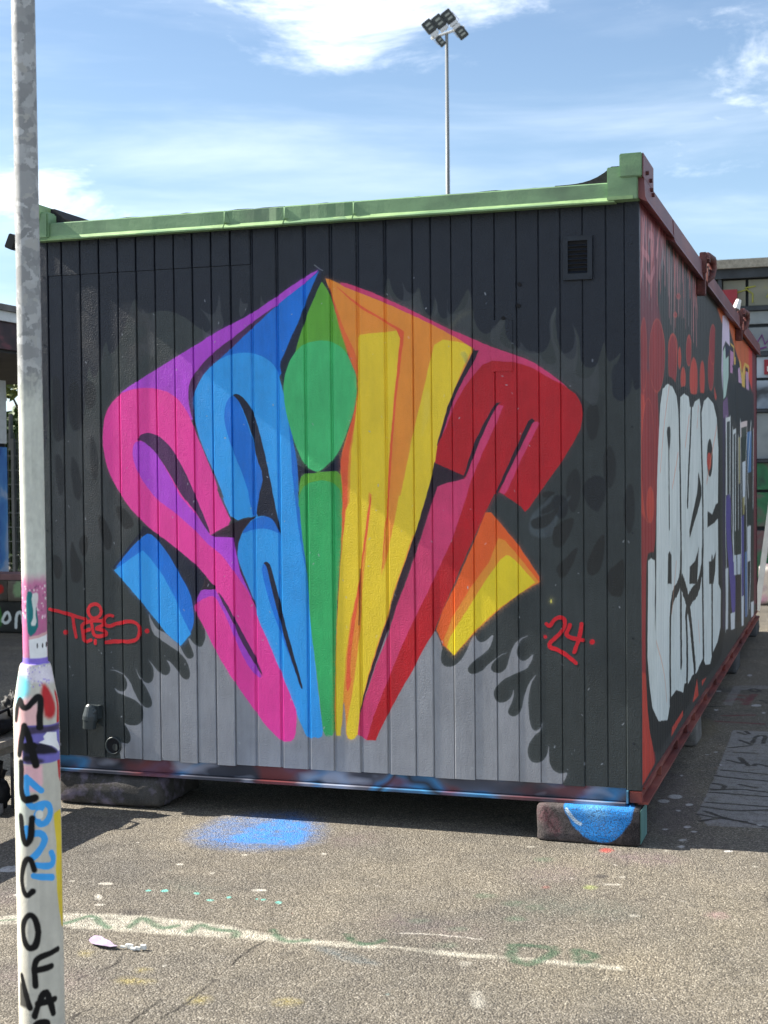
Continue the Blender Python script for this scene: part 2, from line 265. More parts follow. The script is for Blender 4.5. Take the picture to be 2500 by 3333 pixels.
# ------------------------------------------------------------------ painted data (mm): kind, colour, softness, smoothing, opacity, points, (radius)
FRONT=[
('p',(56,63,64),5,2,1.0,[-4794,-1733,-4713,1335,-2957,1456,-2888,1544,-2802,1660,-2782,1879,-2762,2082,-2753,1820,-2722,1717,-2693,1746,-2674,2006,-2661,1803,-2627,1759,-2595,1816,-2567,2104,-2546,2003,-2513,2045,-2475,2215,-2457,2100,-2385,2212,-2318,2408,-2307,2294,-2130,2329,-1931,2180,-1469,1958,-1122,2149,-1111,2336,-1085,2429,-1069,2348,-1022,2299,-973,2310,-946,2381,-930,2275,-890,2220,-874,2338,-853,2205,-773,2254,-718,2377,-703,2186,-638,2131,-560,2245,-568,2128,-478,2060,-392,2057,-364,2133,-374,2198,-340,2267,-351,2171,-326,2054,-271,2014,-255,2090,-273,2181,-245,2115,-243,2000,-185,1985,-165,2023,-142,2118,-132,2009,-101,2021,-68,2058,-104,1970,-115,1868,-71,1842,-51,1867,-28,1961,-18,1878,25,1928,982,1948,983,-977]),
('p',(34,44,58),8,2,0.9,[-114,1983,-86,2014,-38,1987,-25,1929,-38,1873,-69,1850,-99,1874,-114,1926]),
('p',(40,44,47),10,2,0.8,[-494,1735,-440,1773,-404,1707,-428,1629,-474,1643]),
('p',(40,44,47),10,2,0.8,[-224,1820,-179,1857,-160,1767,-186,1678,-218,1704]),
('p',(40,44,47),10,2,0.8,[-154,1626,-116,1676,-90,1574,-117,1472,-148,1510]),
('p',(40,44,47),10,2,0.8,[-310,1524,-258,1588,-239,1472,-272,1369,-304,1421]),
('p',(40,44,47),10,2,0.8,[-65,1471,-27,1522,-15,1369,-41,1280,-66,1344]),
('p',(40,44,47),10,2,0.8,[-416,1421,-363,1473,-351,1343,-384,1265,-414,1317]),
('p',(70,74,78),6,2,0.6,[-1999,2330,-1966,2298,-1922,2280,-1899,2326,-1895,2389,-1886,2338,-1885,2292,-1864,2230,-1923,2199,-1975,2167,-1981,2249,-1969,2204,-1937,2213,-1941,2260]),
('p',(70,74,78),6,2,0.6,[-1789,2367,-1780,2327,-1746,2332,-1761,2293,-1790,2261,-1797,2301]),
('p',(70,74,78),6,2,0.6,[-1687,2369,-1680,2336,-1659,2315,-1695,2303]),
('p',(70,74,78),6,2,0.6,[-2297,2337,-2259,2308,-2244,2259,-2221,2313,-2218,2245,-2208,2163,-2224,2095,-2262,2124,-2307,2166,-2253,2164,-2249,2226]),
('p',(70,74,78),6,2,0.55,[-1085,2388,-1082,2344,-1059,2300,-1021,2298,-1013,2341,-1024,2399,-1005,2348,-972,2332,-945,2352,-942,2287,-916,2250,-961,2237,-1082,2301]),
('p',(70,74,78),6,2,0.55,[-881,2327,-870,2284,-878,2234,-901,2220,-863,2240,-863,2291]),
('p',(70,74,78),6,2,0.55,[-814,2324,-822,2282,-811,2231,-759,2250,-729,2277,-714,2355,-708,2226,-716,2120,-782,2158,-826,2196]),
('p',(70,74,78),6,2,0.55,[-554,2234,-598,2186,-627,2173,-635,2103,-533,2064,-454,2033,-419,1996,-334,1952,-235,1865,-166,1808,-165,2037,-193,1954,-235,1942,-270,1964,-255,2019,-255,2130,-283,2194,-262,2131,-276,2062,-319,2049,-350,2092,-364,2163,-339,2259,-375,2205,-375,2135,-347,2050,-347,2008,-390,2009,-425,2067,-468,2068,-504,2119,-497,2083,-548,2078,-591,2115,-576,2171]),
('p',(72,82,88),14,2,0.6,[-466,1369,-401,1425,-358,1468,-372,1425,-423,1390,-416,1369,-351,1397,-280,1467,-301,1425,-351,1348,-359,1278,-466,1277]),
('p',(66,68,70),90,1,0.6,[-2770,1719,-2685,1773,-2560,1844,-2500,1733,-2429,1490,-2323,1350,-2434,1168,-2612,1197,-2766,1152,-2782,1430]),
('p',(24,29,38),14,2,0.7,[-2768,2045,-2769,1768,-2742,1713,-2707,1737,-2698,1859,-2716,2012]),
('p',(24,29,38),14,2,0.7,[-2682,1981,-2678,1810,-2644,1760,-2609,1796,-2600,1918,-2633,2016]),
('p',(24,29,38),14,2,0.7,[-2591,2009,-2590,1893,-2559,1862,-2528,1898,-2530,1989]),
('p',(24,29,38),14,2,0.7,[-2757,1664,-2746,1491,-2719,1454,-2703,1553,-2722,1657]),
('p',(24,29,38),14,2,0.7,[-2673,1663,-2663,1479,-2629,1430,-2607,1491,-2632,1625]),
('p',(24,29,38),14,2,0.7,[-2568,1765,-2564,1576,-2538,1527,-2516,1600,-2534,1716]),
('p',(64,64,66),40,1,0.55,[-2395,2351,-2348,2367,-2308,2330,-2248,2309,-2222,2266,-2217,2194,-2271,2107,-2352,2055,-2385,2128,-2297,2185,-2263,2232,-2309,2252,-2376,2284]),
('p',(64,64,66),40,1,0.55,[-2592,2379,-2552,2316,-2560,2226,-2514,2157,-2459,2131,-2515,2060,-2596,2136,-2622,2258]),
('p',(26,32,42),12,2,0.7,[-244,1496,-225,1426,-179,1379,-147,1425,-131,1518,-185,1549]),
('p',(26,32,42),12,2,0.7,[-367,1457,-359,1387,-328,1348,-296,1387,-303,1457]),
('p',(30,33,36),10,2,0.75,[-2783,1196,-2767,1072,-2732,1067,-2717,1159]),
('p',(30,33,36),10,2,0.75,[-2676,1276,-2683,1073,-2652,1046,-2621,1068,-2613,1130,-2647,1191]),
('p',(30,33,36),10,2,0.75,[-2596,1295,-2577,1228,-2612,1160,-2639,1246]),
('p',(30,33,36),10,2,0.75,[-2540,1399,-2508,1247,-2481,1198,-2453,1235,-2466,1320]),
('p',(30,33,36),10,2,0.75,[-2444,1411,-2398,1308,-2364,1308,-2330,1332,-2396,1417]),
('p',(40,42,42),9,2,0.8,[-463,1355,-455,1316,-415,1312,-367,1340,-327,1426,-375,1379]),
('p',(40,42,42),9,2,0.8,[-367,1316,-368,1246,-336,1230,-296,1277,-265,1371,-328,1348]),
('p',(40,42,42),9,2,0.8,[-356,1152,-341,1109,-313,1109,-281,1160,-249,1254,-313,1191]),
('p',(40,42,42),9,2,0.8,[-227,1153,-211,1118,-180,1123,-152,1170,-140,1317,-195,1239]),
('p',(40,42,42),9,2,0.8,[-137,1139,-138,1053,-103,1027,-64,1039,-60,1202,-94,1170]),
('p',(40,42,42),9,2,0.8,[-414,1473,-406,1446,-382,1446,-343,1473]),
('p',(128,130,135),3,1,1.0,[-2424,209,-2431,261,-2443,282,-2432,307,-2409,301,-2386,301,-2372,317,-2375,344,-2388,372,-2409,400,-2380,387,-2342,388,-2314,406,-2304,438,-2313,479,-2340,505,-2378,519,-2413,530,-2444,540,-2459,561,-2432,546,-2405,544,-2389,563,-2387,595,-2408,625,-2443,640,-2485,646,-2442,645,-2404,628,-2373,595,-2351,547,-2325,500,-2302,476,-2275,473,-2259,489,-2263,520,-2281,557,-2304,591,-2330,618,-2341,662,-2329,628,-2308,601,-2281,588,-2258,596,-2248,628,-2251,662,-2277,703,-2253,676,-2223,642,-2192,629,-2169,636,-2162,658,-2169,682,-2187,703,-2157,689,-2127,656,-2105,622,-2083,611,-2064,622,-2061,651,-2074,695,-2107,732,-2160,765,-2220,801,-2251,821,-2267,869,-2272,921,-2257,883,-2231,846,-2205,833,-2186,828,-2111,770,-2100,746,-2078,712,-2055,710,-2041,724,-2048,751,-2069,795,-2065,809,-2043,782,-2020,767,-1998,770,-1984,801,-1982,842,-2000,882,-1881,871,-1062,859,-892,887,-851,800,-861,767,-860,735,-844,715,-810,714,-777,737,-748,778,-726,835,-706,860,-700,836,-681,824,-653,837,-624,866,-632,822,-661,781,-711,748,-740,715,-740,694,-719,685,-686,696,-645,734,-596,775,-559,786,-596,771,-629,742,-641,710,-621,695,-592,696,-568,720,-555,768,-539,817,-506,849,-466,862,-506,841,-523,809,-523,769,-503,750,-479,755,-450,787,-459,752,-483,715,-532,694,-589,664,-626,623,-626,591,-606,567,-577,569,-548,594,-536,634,-540,586,-561,545,-565,525,-549,510,-525,513,-504,540,-496,588,-475,652,-435,705,-463,653,-476,589,-472,509,-461,462,-445,451,-424,464,-412,496,-420,456,-453,431,-477,390,-481,350,-469,323,-445,314,-417,322,-393,355,-385,403,-388,339,-381,308,-366,285,-334,275,-306,285,-318,252,-342,215]),
('p',(166,62,190),3,1,1.0,[-1409,2464,-1458,2442,-1544,2394,-1616,2351,-1746,2277,-1838,2237,-1923,2200,-2020,2147,-2122,2095,-2209,2050,-2313,1995,-2379,1959,-2407,1936,-2243,1863,-2062,1818,-2025,1804,-2046,1886,-2049,1974,-2014,2030,-1924,2112,-1835,2165,-1739,2235,-1659,2285,-1609,2314,-1487,2399,-1423,2445]),
('p',(78,36,84),4,1,1.0,[-1609,2315,-1659,2288,-1747,2233,-1842,2168,-1928,2113,-2014,2032,-2049,1975,-2054,1926,-2048,1859,-2032,1811,-2003,1790,-1971,1924,-1836,2115,-1744,2199,-1645,2274]),
('p',(22,32,62),6,1,1.0,[-1402,2454,-1430,2396,-1488,2287,-1575,2139,-1603,2061,-1591,1981,-1570,1947,-1555,2019,-1511,2110,-1467,2240,-1431,2344,-1395,2408]),
('p',(8,104,196),3,1,1.0,[-1405,2459,-1437,2433,-1487,2399,-1612,2314,-1740,2211,-1836,2130,-1917,2066,-1985,2006,-1867,1989,-1649,1982,-1591,1994,-1601,2054,-1583,2086,-1546,2164,-1503,2245,-1485,2294,-1445,2381,-1412,2448]),
('p',(42,146,218),2.5,1,1.0,[-1785,2109,-1843,2102,-1902,2079,-1970,2026,-2015,1953,-2032,1906,-2025,1817,-2003,1736,-1975,1661,-1924,1559,-1881,1457,-1889,1450,-1838,1342,-1739,1372,-1758,1335,-1795,1292,-1814,1244,-1821,1190,-1804,1137,-1776,1076,-1748,999,-1720,899,-1677,802,-1628,690,-1579,577,-1544,492,-1509,420,-1496,384,-1474,369,-1453,379,-1432,371,-1409,391,-1419,471,-1430,563,-1442,683,-1460,848,-1471,948,-1479,1081,-1487,1160,-1500,1280,-1509,1359,-1516,1439,-1518,1515,-1520,1595,-1531,1655,-1551,1754,-1571,1848,-1585,1934,-1612,2021,-1633,2055,-1676,2086,-1734,2105]),
('p',(8,104,196),3,1,1.0,[-1588,1928,-1571,1848,-1558,1748,-1549,1648,-1546,1549,-1536,1479,-1530,1399,-1517,1306,-1494,1160,-1483,1134,-1498,1280,-1509,1366,-1515,1452,-1518,1515,-1519,1595,-1532,1668,-1554,1774,-1573,1861]),
('p',(22,32,62),2.5,1,1.0,[-1520,1479,-1515,1439,-1509,1366,-1498,1280,-1485,1160,-1473,1014,-1470,1021,-1482,1167,-1495,1286,-1504,1366,-1511,1445,-1513,1479]),
('p',(8,104,196),2.5,2,1.0,[-1831,1917,-1857,1901,-1874,1855,-1875,1807,-1863,1747,-1834,1665,-1799,1584,-1763,1490,-1757,1440,-1743,1393,-1742,1369,-1718,1369,-1699,1439,-1680,1516,-1690,1557,-1718,1637,-1735,1704,-1760,1785,-1784,1852,-1809,1903]),
('p',(22,32,62),2.5,1,1.0,[-1835,1917,-1809,1925,-1773,1899,-1737,1851,-1715,1791,-1695,1717,-1677,1643,-1656,1550,-1637,1449,-1630,1412,-1617,1352,-1605,1284,-1621,1306,-1638,1342,-1663,1362,-1692,1370,-1723,1367,-1715,1426,-1705,1476,-1686,1550,-1718,1630,-1735,1718,-1760,1798,-1788,1866,-1816,1907]),
('p',(8,104,196),2.5,2,1.0,[-1797,1284,-1773,1325,-1729,1359,-1685,1369,-1649,1359,-1628,1332,-1608,1286,-1642,1304,-1686,1313,-1729,1310,-1766,1300]),
('p',(8,104,196),2,1,1.0,[-1684,1159,-1699,1144,-1696,1104,-1675,1017,-1640,911,-1598,811,-1556,705,-1521,613,-1506,592,-1528,666,-1577,805,-1618,931,-1649,1051,-1666,1125]),
('p',(22,32,62),2,1,1.0,[-1693,1157,-1673,1164,-1655,1145,-1638,1085,-1610,972,-1583,865,-1549,746,-1521,653,-1505,595,-1515,593,-1542,673,-1584,792,-1622,925,-1653,1045,-1670,1125,-1681,1148]),
('p',(22,32,62),3,0,1.0,[-2293,1323,-2259,1308,-2161,1247,-2026,1149,-1976,1097,-1997,1039,-2015,1005,-2037,936,-2034,895,-2105,934,-2268,1207,-2305,1276,-2395,1178,-2447,1121,-2456,1126,-2399,1192,-2313,1289]),
('p',(8,104,196),2.5,1,1.0,[-2263,1293,-2214,1252,-2161,1187,-2102,1092,-2055,1011,-2044,963,-2037,902,-2042,867,-2061,819,-2111,770,-2182,826,-2310,972,-2397,1067,-2448,1117,-2399,1178,-2305,1269]),
('p',(42,146,218),2.5,0,1.0,[-2298,1210,-2253,1166,-2193,1091,-2134,989,-2090,887,-2055,825,-2109,768,-2182,826,-2310,972,-2401,1066,-2450,1115,-2400,1145]),
('p',(52,28,52),2.5,0,1.0,[-1950,1276,-1839,1337,-1720,1370,-1764,1337,-1794,1298,-1813,1251,-1820,1184,-1805,1130,-1741,989,-1727,942,-1762,1009,-1834,1123,-1936,1210]),
('p',(166,62,190),2.5,0,1.0,[-1957,1284,-1928,1274,-1839,1271,-1822,1190,-1805,1116,-1769,1036,-1748,995,-1777,1016,-1834,1102,-1892,1183,-1980,1250]),
('p',(226,58,150),3,1,1.0,[-2403,1940,-2458,1889,-2488,1834,-2499,1765,-2496,1668,-2471,1577,-2425,1494,-2365,1411,-2334,1379,-2259,1310,-2161,1246,-2026,1148,-1979,1097,-1920,1030,-1983,1012,-2029,970,-2037,943,-2015,902,-1986,855,-1942,768,-1884,674,-1812,575,-1740,483,-1682,412,-1639,373,-1603,347,-1553,356,-1540,405,-1534,479,-1558,545,-1600,637,-1663,783,-1720,899,-1748,999,-1834,1113,-1892,1188,-1929,1215,-1980,1253,-1958,1277,-1913,1301,-1842,1337,-1871,1396,-1914,1481,-1910,1504,-1960,1620,-2011,1736,-2047,1825,-2084,1886,-2143,1936,-2218,1959,-2287,1965,-2356,1955]),
('p',(166,62,190),2.5,1,1.0,[-2321,1719,-2341,1693,-2344,1645,-2323,1583,-2286,1520,-2226,1451,-2203,1434,-2121,1379,-2024,1301,-1980,1253,-1921,1210,-1950,1288,-2023,1379,-2097,1454,-2112,1478,-2171,1588,-2230,1678,-2283,1716]),
('p',(78,36,84),2.5,1,1.0,[-2321,1719,-2306,1744,-2275,1755,-2237,1752,-2191,1729,-2143,1683,-2095,1608,-2051,1526,-2008,1423,-1993,1393,-1948,1288,-1965,1298,-2023,1386,-2075,1447,-2067,1430,-2112,1492,-2156,1567,-2200,1633,-2245,1685,-2291,1719]),
('p',(166,62,190),2.5,1,1.0,[-2017,1001,-1998,1034,-1930,1035,-1920,1013,-1880,956,-1830,852,-1780,766,-1744,706,-1703,641,-1723,635,-1766,678,-1809,751,-1838,818,-1859,872,-1895,939,-1932,1005,-1976,997,-2020,972,-2029,974]),
('p',(52,28,52),2,0,1.0,[-1981,1085,-1929,1047,-1928,1033,-1998,1032]),
('p',(78,36,84),2,1,1.0,[-1925,1032,-1880,980,-1837,906,-1787,820,-1736,733,-1708,667,-1701,643,-1723,673,-1766,739,-1809,805,-1844,886,-1888,959]),
('p',(84,150,46),4,1,1.0,[-1397,2409,-1417,2369,-1464,2273,-1489,2208,-1515,2137,-1529,2085,-1434,2042,-1317,2054,-1270,2082,-1288,2142,-1311,2208,-1338,2290,-1361,2358,-1384,2395,-1392,2405]),
('p',(46,156,88),2.5,1,1.0,[-1503,1562,-1513,1475,-1518,1410,-1512,1412,-1502,1280,-1485,1160,-1474,1014,-1462,848,-1438,663,-1419,484,-1409,388,-1368,383,-1405,393,-1354,386,-1358,487,-1353,652,-1346,818,-1336,1025,-1321,1190,-1311,1354,-1308,1478,-1310,1317,-1308,1428,-1311,1487,-1318,1575,-1401,1567]),
('p',(84,150,46),3,1,1.0,[-1505,1560,-1513,1489,-1518,1436,-1512,1469,-1483,1512,-1419,1528,-1401,1529,-1354,1520,-1316,1483,-1306,1428,-1309,1487,-1318,1575,-1401,1570]),
('p',(22,32,62),3,0,1.0,[-1521,1598,-1482,1581,-1419,1563,-1369,1589,-1325,1642,-1315,1612,-1317,1570,-1401,1567,-1440,1560,-1502,1560,-1511,1515,-1519,1548]),
('p',(60,170,102),2.5,2,1.0,[-1405,2149,-1476,2142,-1526,2104,-1562,2046,-1582,1980,-1584,1914,-1572,1834,-1551,1748,-1517,1654,-1482,1594,-1447,1571,-1419,1564,-1369,1602,-1329,1642,-1297,1708,-1257,1803,-1235,1905,-1236,1978,-1262,2060,-1300,2113,-1355,2144,-1394,2149]),
('p',(238,146,52),3,1,1.0,[-1379,2428,-1305,2392,-1228,2358,-1105,2302,-984,2253,-894,2202,-804,2155,-745,2114,-698,2085,-739,2007,-791,1908,-814,1851,-860,1701,-876,1607,-899,1528,-938,1405,-908,1476,-973,1298,-1025,1152,-1077,1021,-1104,915,-1148,799,-1192,650,-1228,509,-1238,409,-1273,373,-1301,381,-1303,448,-1311,571,-1325,397,-1356,385,-1357,528,-1348,777,-1332,1025,-1317,1231,-1307,1478,-1308,1406,-1309,1479,-1318,1590,-1305,1664,-1281,1737,-1249,1810,-1235,1905,-1235,1986,-1262,2060,-1300,2171,-1345,2342,-1372,2402]),
('p',(214,84,46),5,1,0.8,[-1368,2402,-1334,2312,-1292,2193,-1235,2081,-1230,1978,-1262,2045,-1304,2164,-1345,2320]),
('p',(214,84,46),3,1,1.0,[-1301,1671,-1261,1788,-1237,1883,-1241,1795,-1274,1663,-1283,1538,-1286,1405,-1298,1273,-1303,1313,-1310,1231,-1311,1395,-1308,1391,-1310,1538,-1318,1605]),
('p',(234,202,46),3,0,1.0,[-1218,2168,-1030,2179,-1027,2153,-1063,1901,-1084,1683,-1095,1537,-1103,1274,-1116,1395,-1184,1477,-1199,1314,-1218,1150,-1240,1035,-1277,902,-1300,737,-1315,530,-1328,390,-1352,389,-1349,653,-1339,901,-1322,1149,-1293,1395,-1276,1428,-1265,1649,-1249,1759,-1232,1905,-1230,2154]),
('p',(234,202,46),3,1,1.0,[-1188,1477,-1094,1477,-1109,1273,-1128,1094,-1092,1241,-1057,1395,-1043,1476,-917,1476,-973,1314,-1025,1168,-1081,1021,-1112,906,-1156,791,-1201,650,-1233,509,-1242,409,-1269,371,-1299,382,-1300,448,-1271,573,-1248,739,-1229,887,-1219,1052,-1195,1248]),
('p',(234,202,46),3,1,1.0,[-872,2137,-745,2114,-705,2087,-739,2035,-769,1965,-799,1894,-829,1823,-860,1715,-872,1622,-892,1550,-923,1448,-954,1347,-973,1275,-1076,1274,-1052,1391,-1013,1572,-973,1753,-934,1897,-903,2026]),
('p',(205,180,70),20,1,0.5,[-934,1897,-903,1925,-897,1824,-943,1695,-935,1789]),
('p',(120,140,90),14,1,0.5,[-768,2075,-731,2078,-724,2006,-746,2035]),
('p',(214,84,46),2.5,1,1.0,[-1352,2409,-1236,2309,-1106,2229,-1021,2178,-1013,2167,-1031,2045,-1056,1864,-1073,1682,-1083,1537,-1095,1391,-1107,1274,-1104,1355,-1118,1192,-1130,1086,-1123,1192,-1108,1379,-1111,1274,-1095,1537,-1084,1683,-1063,1879,-1042,2074,-1031,2168,-1113,2224,-1236,2295]),
('p',(214,84,46),2.5,1,1.0,[-1169,1477,-1190,1314,-1217,1166,-1227,1076,-1242,903,-1250,739,-1289,579,-1302,613,-1288,795,-1263,952,-1236,1068,-1217,1207,-1185,1428]),
('p',(238,146,52),2.5,1,1.0,[-1227,1051,-1242,887,-1250,739,-1279,622,-1278,738,-1255,903]),
('s',(70,40,30),3,2,0.7,[-1231,1133,-1232,986,-1238,887],3),
('p',(192,54,100),3,1,1.0,[-1309,2405,-1197,2366,-1082,2313,-976,2261,-856,2198,-782,2163,-708,2130,-635,2096,-526,2056,-454,2027,-390,1985,-305,1919,-291,1894,-491,1956,-711,1820,-861,1665,-872,1679,-845,1765,-814,1858,-761,1964,-694,2080,-716,2097,-797,2147,-894,2201,-991,2248,-1105,2304,-1236,2359,-1305,2386]),
('p',(52,28,52),2.5,0,1.0,[-705,2080,-681,2079,-709,2020,-746,1964,-784,1893,-807,1836,-837,1751,-861,1676,-871,1676,-854,1737,-823,1837,-787,1922,-742,2007]),
('p',(52,28,52),2.5,0,1.0,[-881,1604,-831,1581,-750,1548,-735,1530,-825,1502,-870,1484,-900,1405,-939,1275,-877,1475,-922,1355,-974,1209,-1017,1095,-1069,956,-1113,841,-1157,725,-1210,575,-1232,455,-1242,446,-1234,517,-1194,658,-1150,791,-1098,931,-1047,1095,-977,1282,-912,1476,-938,1398,-899,1528,-885,1600]),
('p',(168,14,28),3,0,1.0,[-868,1679,-830,1751,-792,1843,-747,1921,-702,1977,-665,2018,-621,2033,-526,2024,-455,2001,-376,1953,-312,1919,-263,1880,-239,1837,-234,1795,-246,1733,-279,1670,-329,1594,-386,1517,-466,1404,-484,1387,-502,1411,-594,1472,-618,1462,-670,1362,-599,1474,-648,1395,-698,1299,-757,1171,-807,1058,-850,961,-892,863,-944,781,-987,698,-1047,598,-1108,489,-1143,422,-1163,376,-1208,376,-1177,470,-1062,826,-889,1234,-787,1475,-743,1462,-750,1543,-831,1578,-881,1600]),
('p',(192,54,100),2.5,0,1.0,[-608,1845,-575,1840,-601,1775,-668,1641,-717,1527,-743,1448,-781,1362,-738,1459,-806,1267,-873,1130,-925,1024,-976,926,-1037,802,-1080,703,-1133,578,-1177,470,-1205,376,-1247,399,-1237,492,-1202,592,-1157,717,-1104,841,-1061,973,-1008,1104,-956,1250,-905,1395,-924,1347,-871,1497,-828,1512,-746,1530,-735,1555,-686,1684,-637,1790]),
('p',(52,28,52),2,0,1.0,[-628,1824,-608,1853,-589,1854,-604,1839,-634,1786,-682,1687,-729,1573,-746,1534,-751,1543,-704,1684,-663,1762]),
('p',(192,54,100),2.5,0,1.0,[-445,1768,-427,1770,-419,1761,-493,1624,-558,1483,-574,1461,-594,1472,-566,1543,-507,1653]),
('p',(52,28,52),2,0,1.0,[-468,1772,-452,1784,-438,1773,-453,1759,-506,1653,-563,1540,-603,1465,-610,1472,-570,1557,-518,1667]),
('s',(52,28,52),4,2,0.7,[-263,1887,-239,1851,-232,1809],3),
('p',(236,98,38),3,0,1.0,[-657,1385,-632,1385,-600,1349,-520,1253,-423,1112,-423,1088,-497,1046,-594,973,-693,883,-800,767,-851,808,-880,875,-850,961,-791,1074,-723,1227,-669,1355]),
('p',(240,150,52),3,0,1.0,[-600,1274,-572,1264,-512,1197,-426,1090,-497,1047,-594,974,-693,884,-801,769,-843,808,-847,832,-808,930,-725,1059,-642,1172,-613,1244]),
('p',(240,212,40),2.5,0,1.0,[-568,1203,-552,1201,-512,1166,-442,1088,-497,1047,-603,972,-701,882,-802,765,-833,798,-817,849,-742,963,-659,1092,-593,1181]),
('s',(40,26,30),4,2,0.7,[-2789,918,-2709,901,-2625,880,-2594,873],8.5),
('s',(40,26,30),4,2,0.7,[-2667,883,-2659,837,-2649,787],8.5),
('s',(40,26,30),4,2,0.7,[-2570,867,-2622,849,-2613,808,-2608,765,-2572,775],8.5),
('s',(40,26,30),4,2,0.7,[-2613,814,-2578,826],8.5),
('s',(40,26,30),4,2,0.7,[-2567,864,-2561,828,-2552,792,-2510,797,-2482,809,-2509,828,-2550,828,-2502,849,-2498,867,-2536,869,-2567,864],8.5),
('s',(40,26,30),4,2,0.7,[-2453,891,-2474,897,-2497,884,-2502,860,-2481,839,-2433,856,-2372,870,-2332,864,-2310,837,-2321,791,-2353,773,-2435,774,-2495,767],8.5),
('s',(40,26,30),4,2,0.7,[-2513,913,-2517,897,-2529,885,-2545,879,-2562,880,-2576,889,-2584,904,-2584,920,-2575,935,-2561,944,-2544,947,-2528,941,-2517,929,-2513,913],8.5),
('s',(40,26,30),4,2,0.7,[-2548,773,-2548,759],8.5),
('s',(192,18,34),1.5,2,1.0,[-2794,925,-2714,908,-2631,887,-2600,880],8.6),
('s',(192,18,34),1.5,2,1.0,[-2672,891,-2665,845,-2655,794],8.6),
('s',(192,18,34),1.5,2,1.0,[-2576,874,-2628,857,-2618,815,-2613,772,-2577,782],8.6),
('s',(192,18,34),1.5,2,1.0,[-2618,821,-2583,833],8.6),
('s',(192,18,34),1.5,2,1.0,[-2572,872,-2566,835,-2558,800,-2515,804,-2487,816,-2514,835,-2556,835,-2507,856,-2503,874,-2541,876,-2572,872],8.6),
('s',(192,18,34),1.5,2,1.0,[-2459,899,-2479,904,-2503,891,-2507,867,-2487,846,-2439,864,-2377,877,-2337,871,-2316,844,-2326,798,-2359,781,-2440,781,-2500,774],8.6),
('s',(192,18,34),1.5,2,1.0,[-2519,920,-2523,904,-2534,892,-2551,886,-2568,887,-2581,896,-2589,911,-2589,927,-2581,942,-2566,952,-2549,954,-2533,948,-2522,936,-2519,920],8.6),
('s',(192,18,34),1.5,2,1.0,[-2553,780,-2553,767],8.6),
('p',(192,18,34),1.5,2,1.0,[-2699,816,-2701,809,-2708,805,-2716,804,-2723,809,-2725,815,-2723,822,-2716,827,-2708,827,-2701,823]),
('p',(192,18,34),1.5,2,1.0,[-2268,833,-2270,826,-2276,822,-2284,822,-2291,826,-2293,833,-2291,839,-2284,844,-2276,844,-2270,840]),
('s',(40,26,30),4,2,0.7,[-390,905,-376,892,-356,922,-334,936,-312,930,-309,899,-335,859,-392,810,-326,790,-265,742],8.5),
('s',(40,26,30),4,2,0.7,[-289,901,-311,852,-234,840],8.5),
('s',(40,26,30),4,2,0.7,[-239,908,-248,850,-271,788],8.5),
('s',(192,18,34),1.5,2,1.0,[-395,912,-381,900,-362,929,-339,943,-317,938,-314,906,-340,867,-397,817,-331,798,-270,750],8.8),
('s',(192,18,34),1.5,2,1.0,[-294,908,-316,859,-239,847],8.8),
('s',(192,18,34),1.5,2,1.0,[-244,916,-253,858,-276,796],8.8),
('p',(192,18,34),1.5,2,1.0,[-392,857,-393,852,-398,849,-403,849,-407,852,-408,857,-407,862,-403,865,-398,865,-393,862]),
('p',(192,18,34),1.5,2,1.0,[-188,841,-191,834,-197,829,-204,829,-210,833,-212,840,-210,847,-204,852,-196,852,-190,848]),
('p',(220,205,90),2,2,1.0,[-370,1009,-371,1003,-374,1000,-376,1002,-378,1009,-376,1015,-374,1018,-371,1015]),
('s',(120,125,125),4,2,0.6,[-1429,2484,-1403,2463,-1390,2458],2),
('s',(95,95,75),30,2,0.35,[-814,2169,-756,2238,-715,2244],9),
]
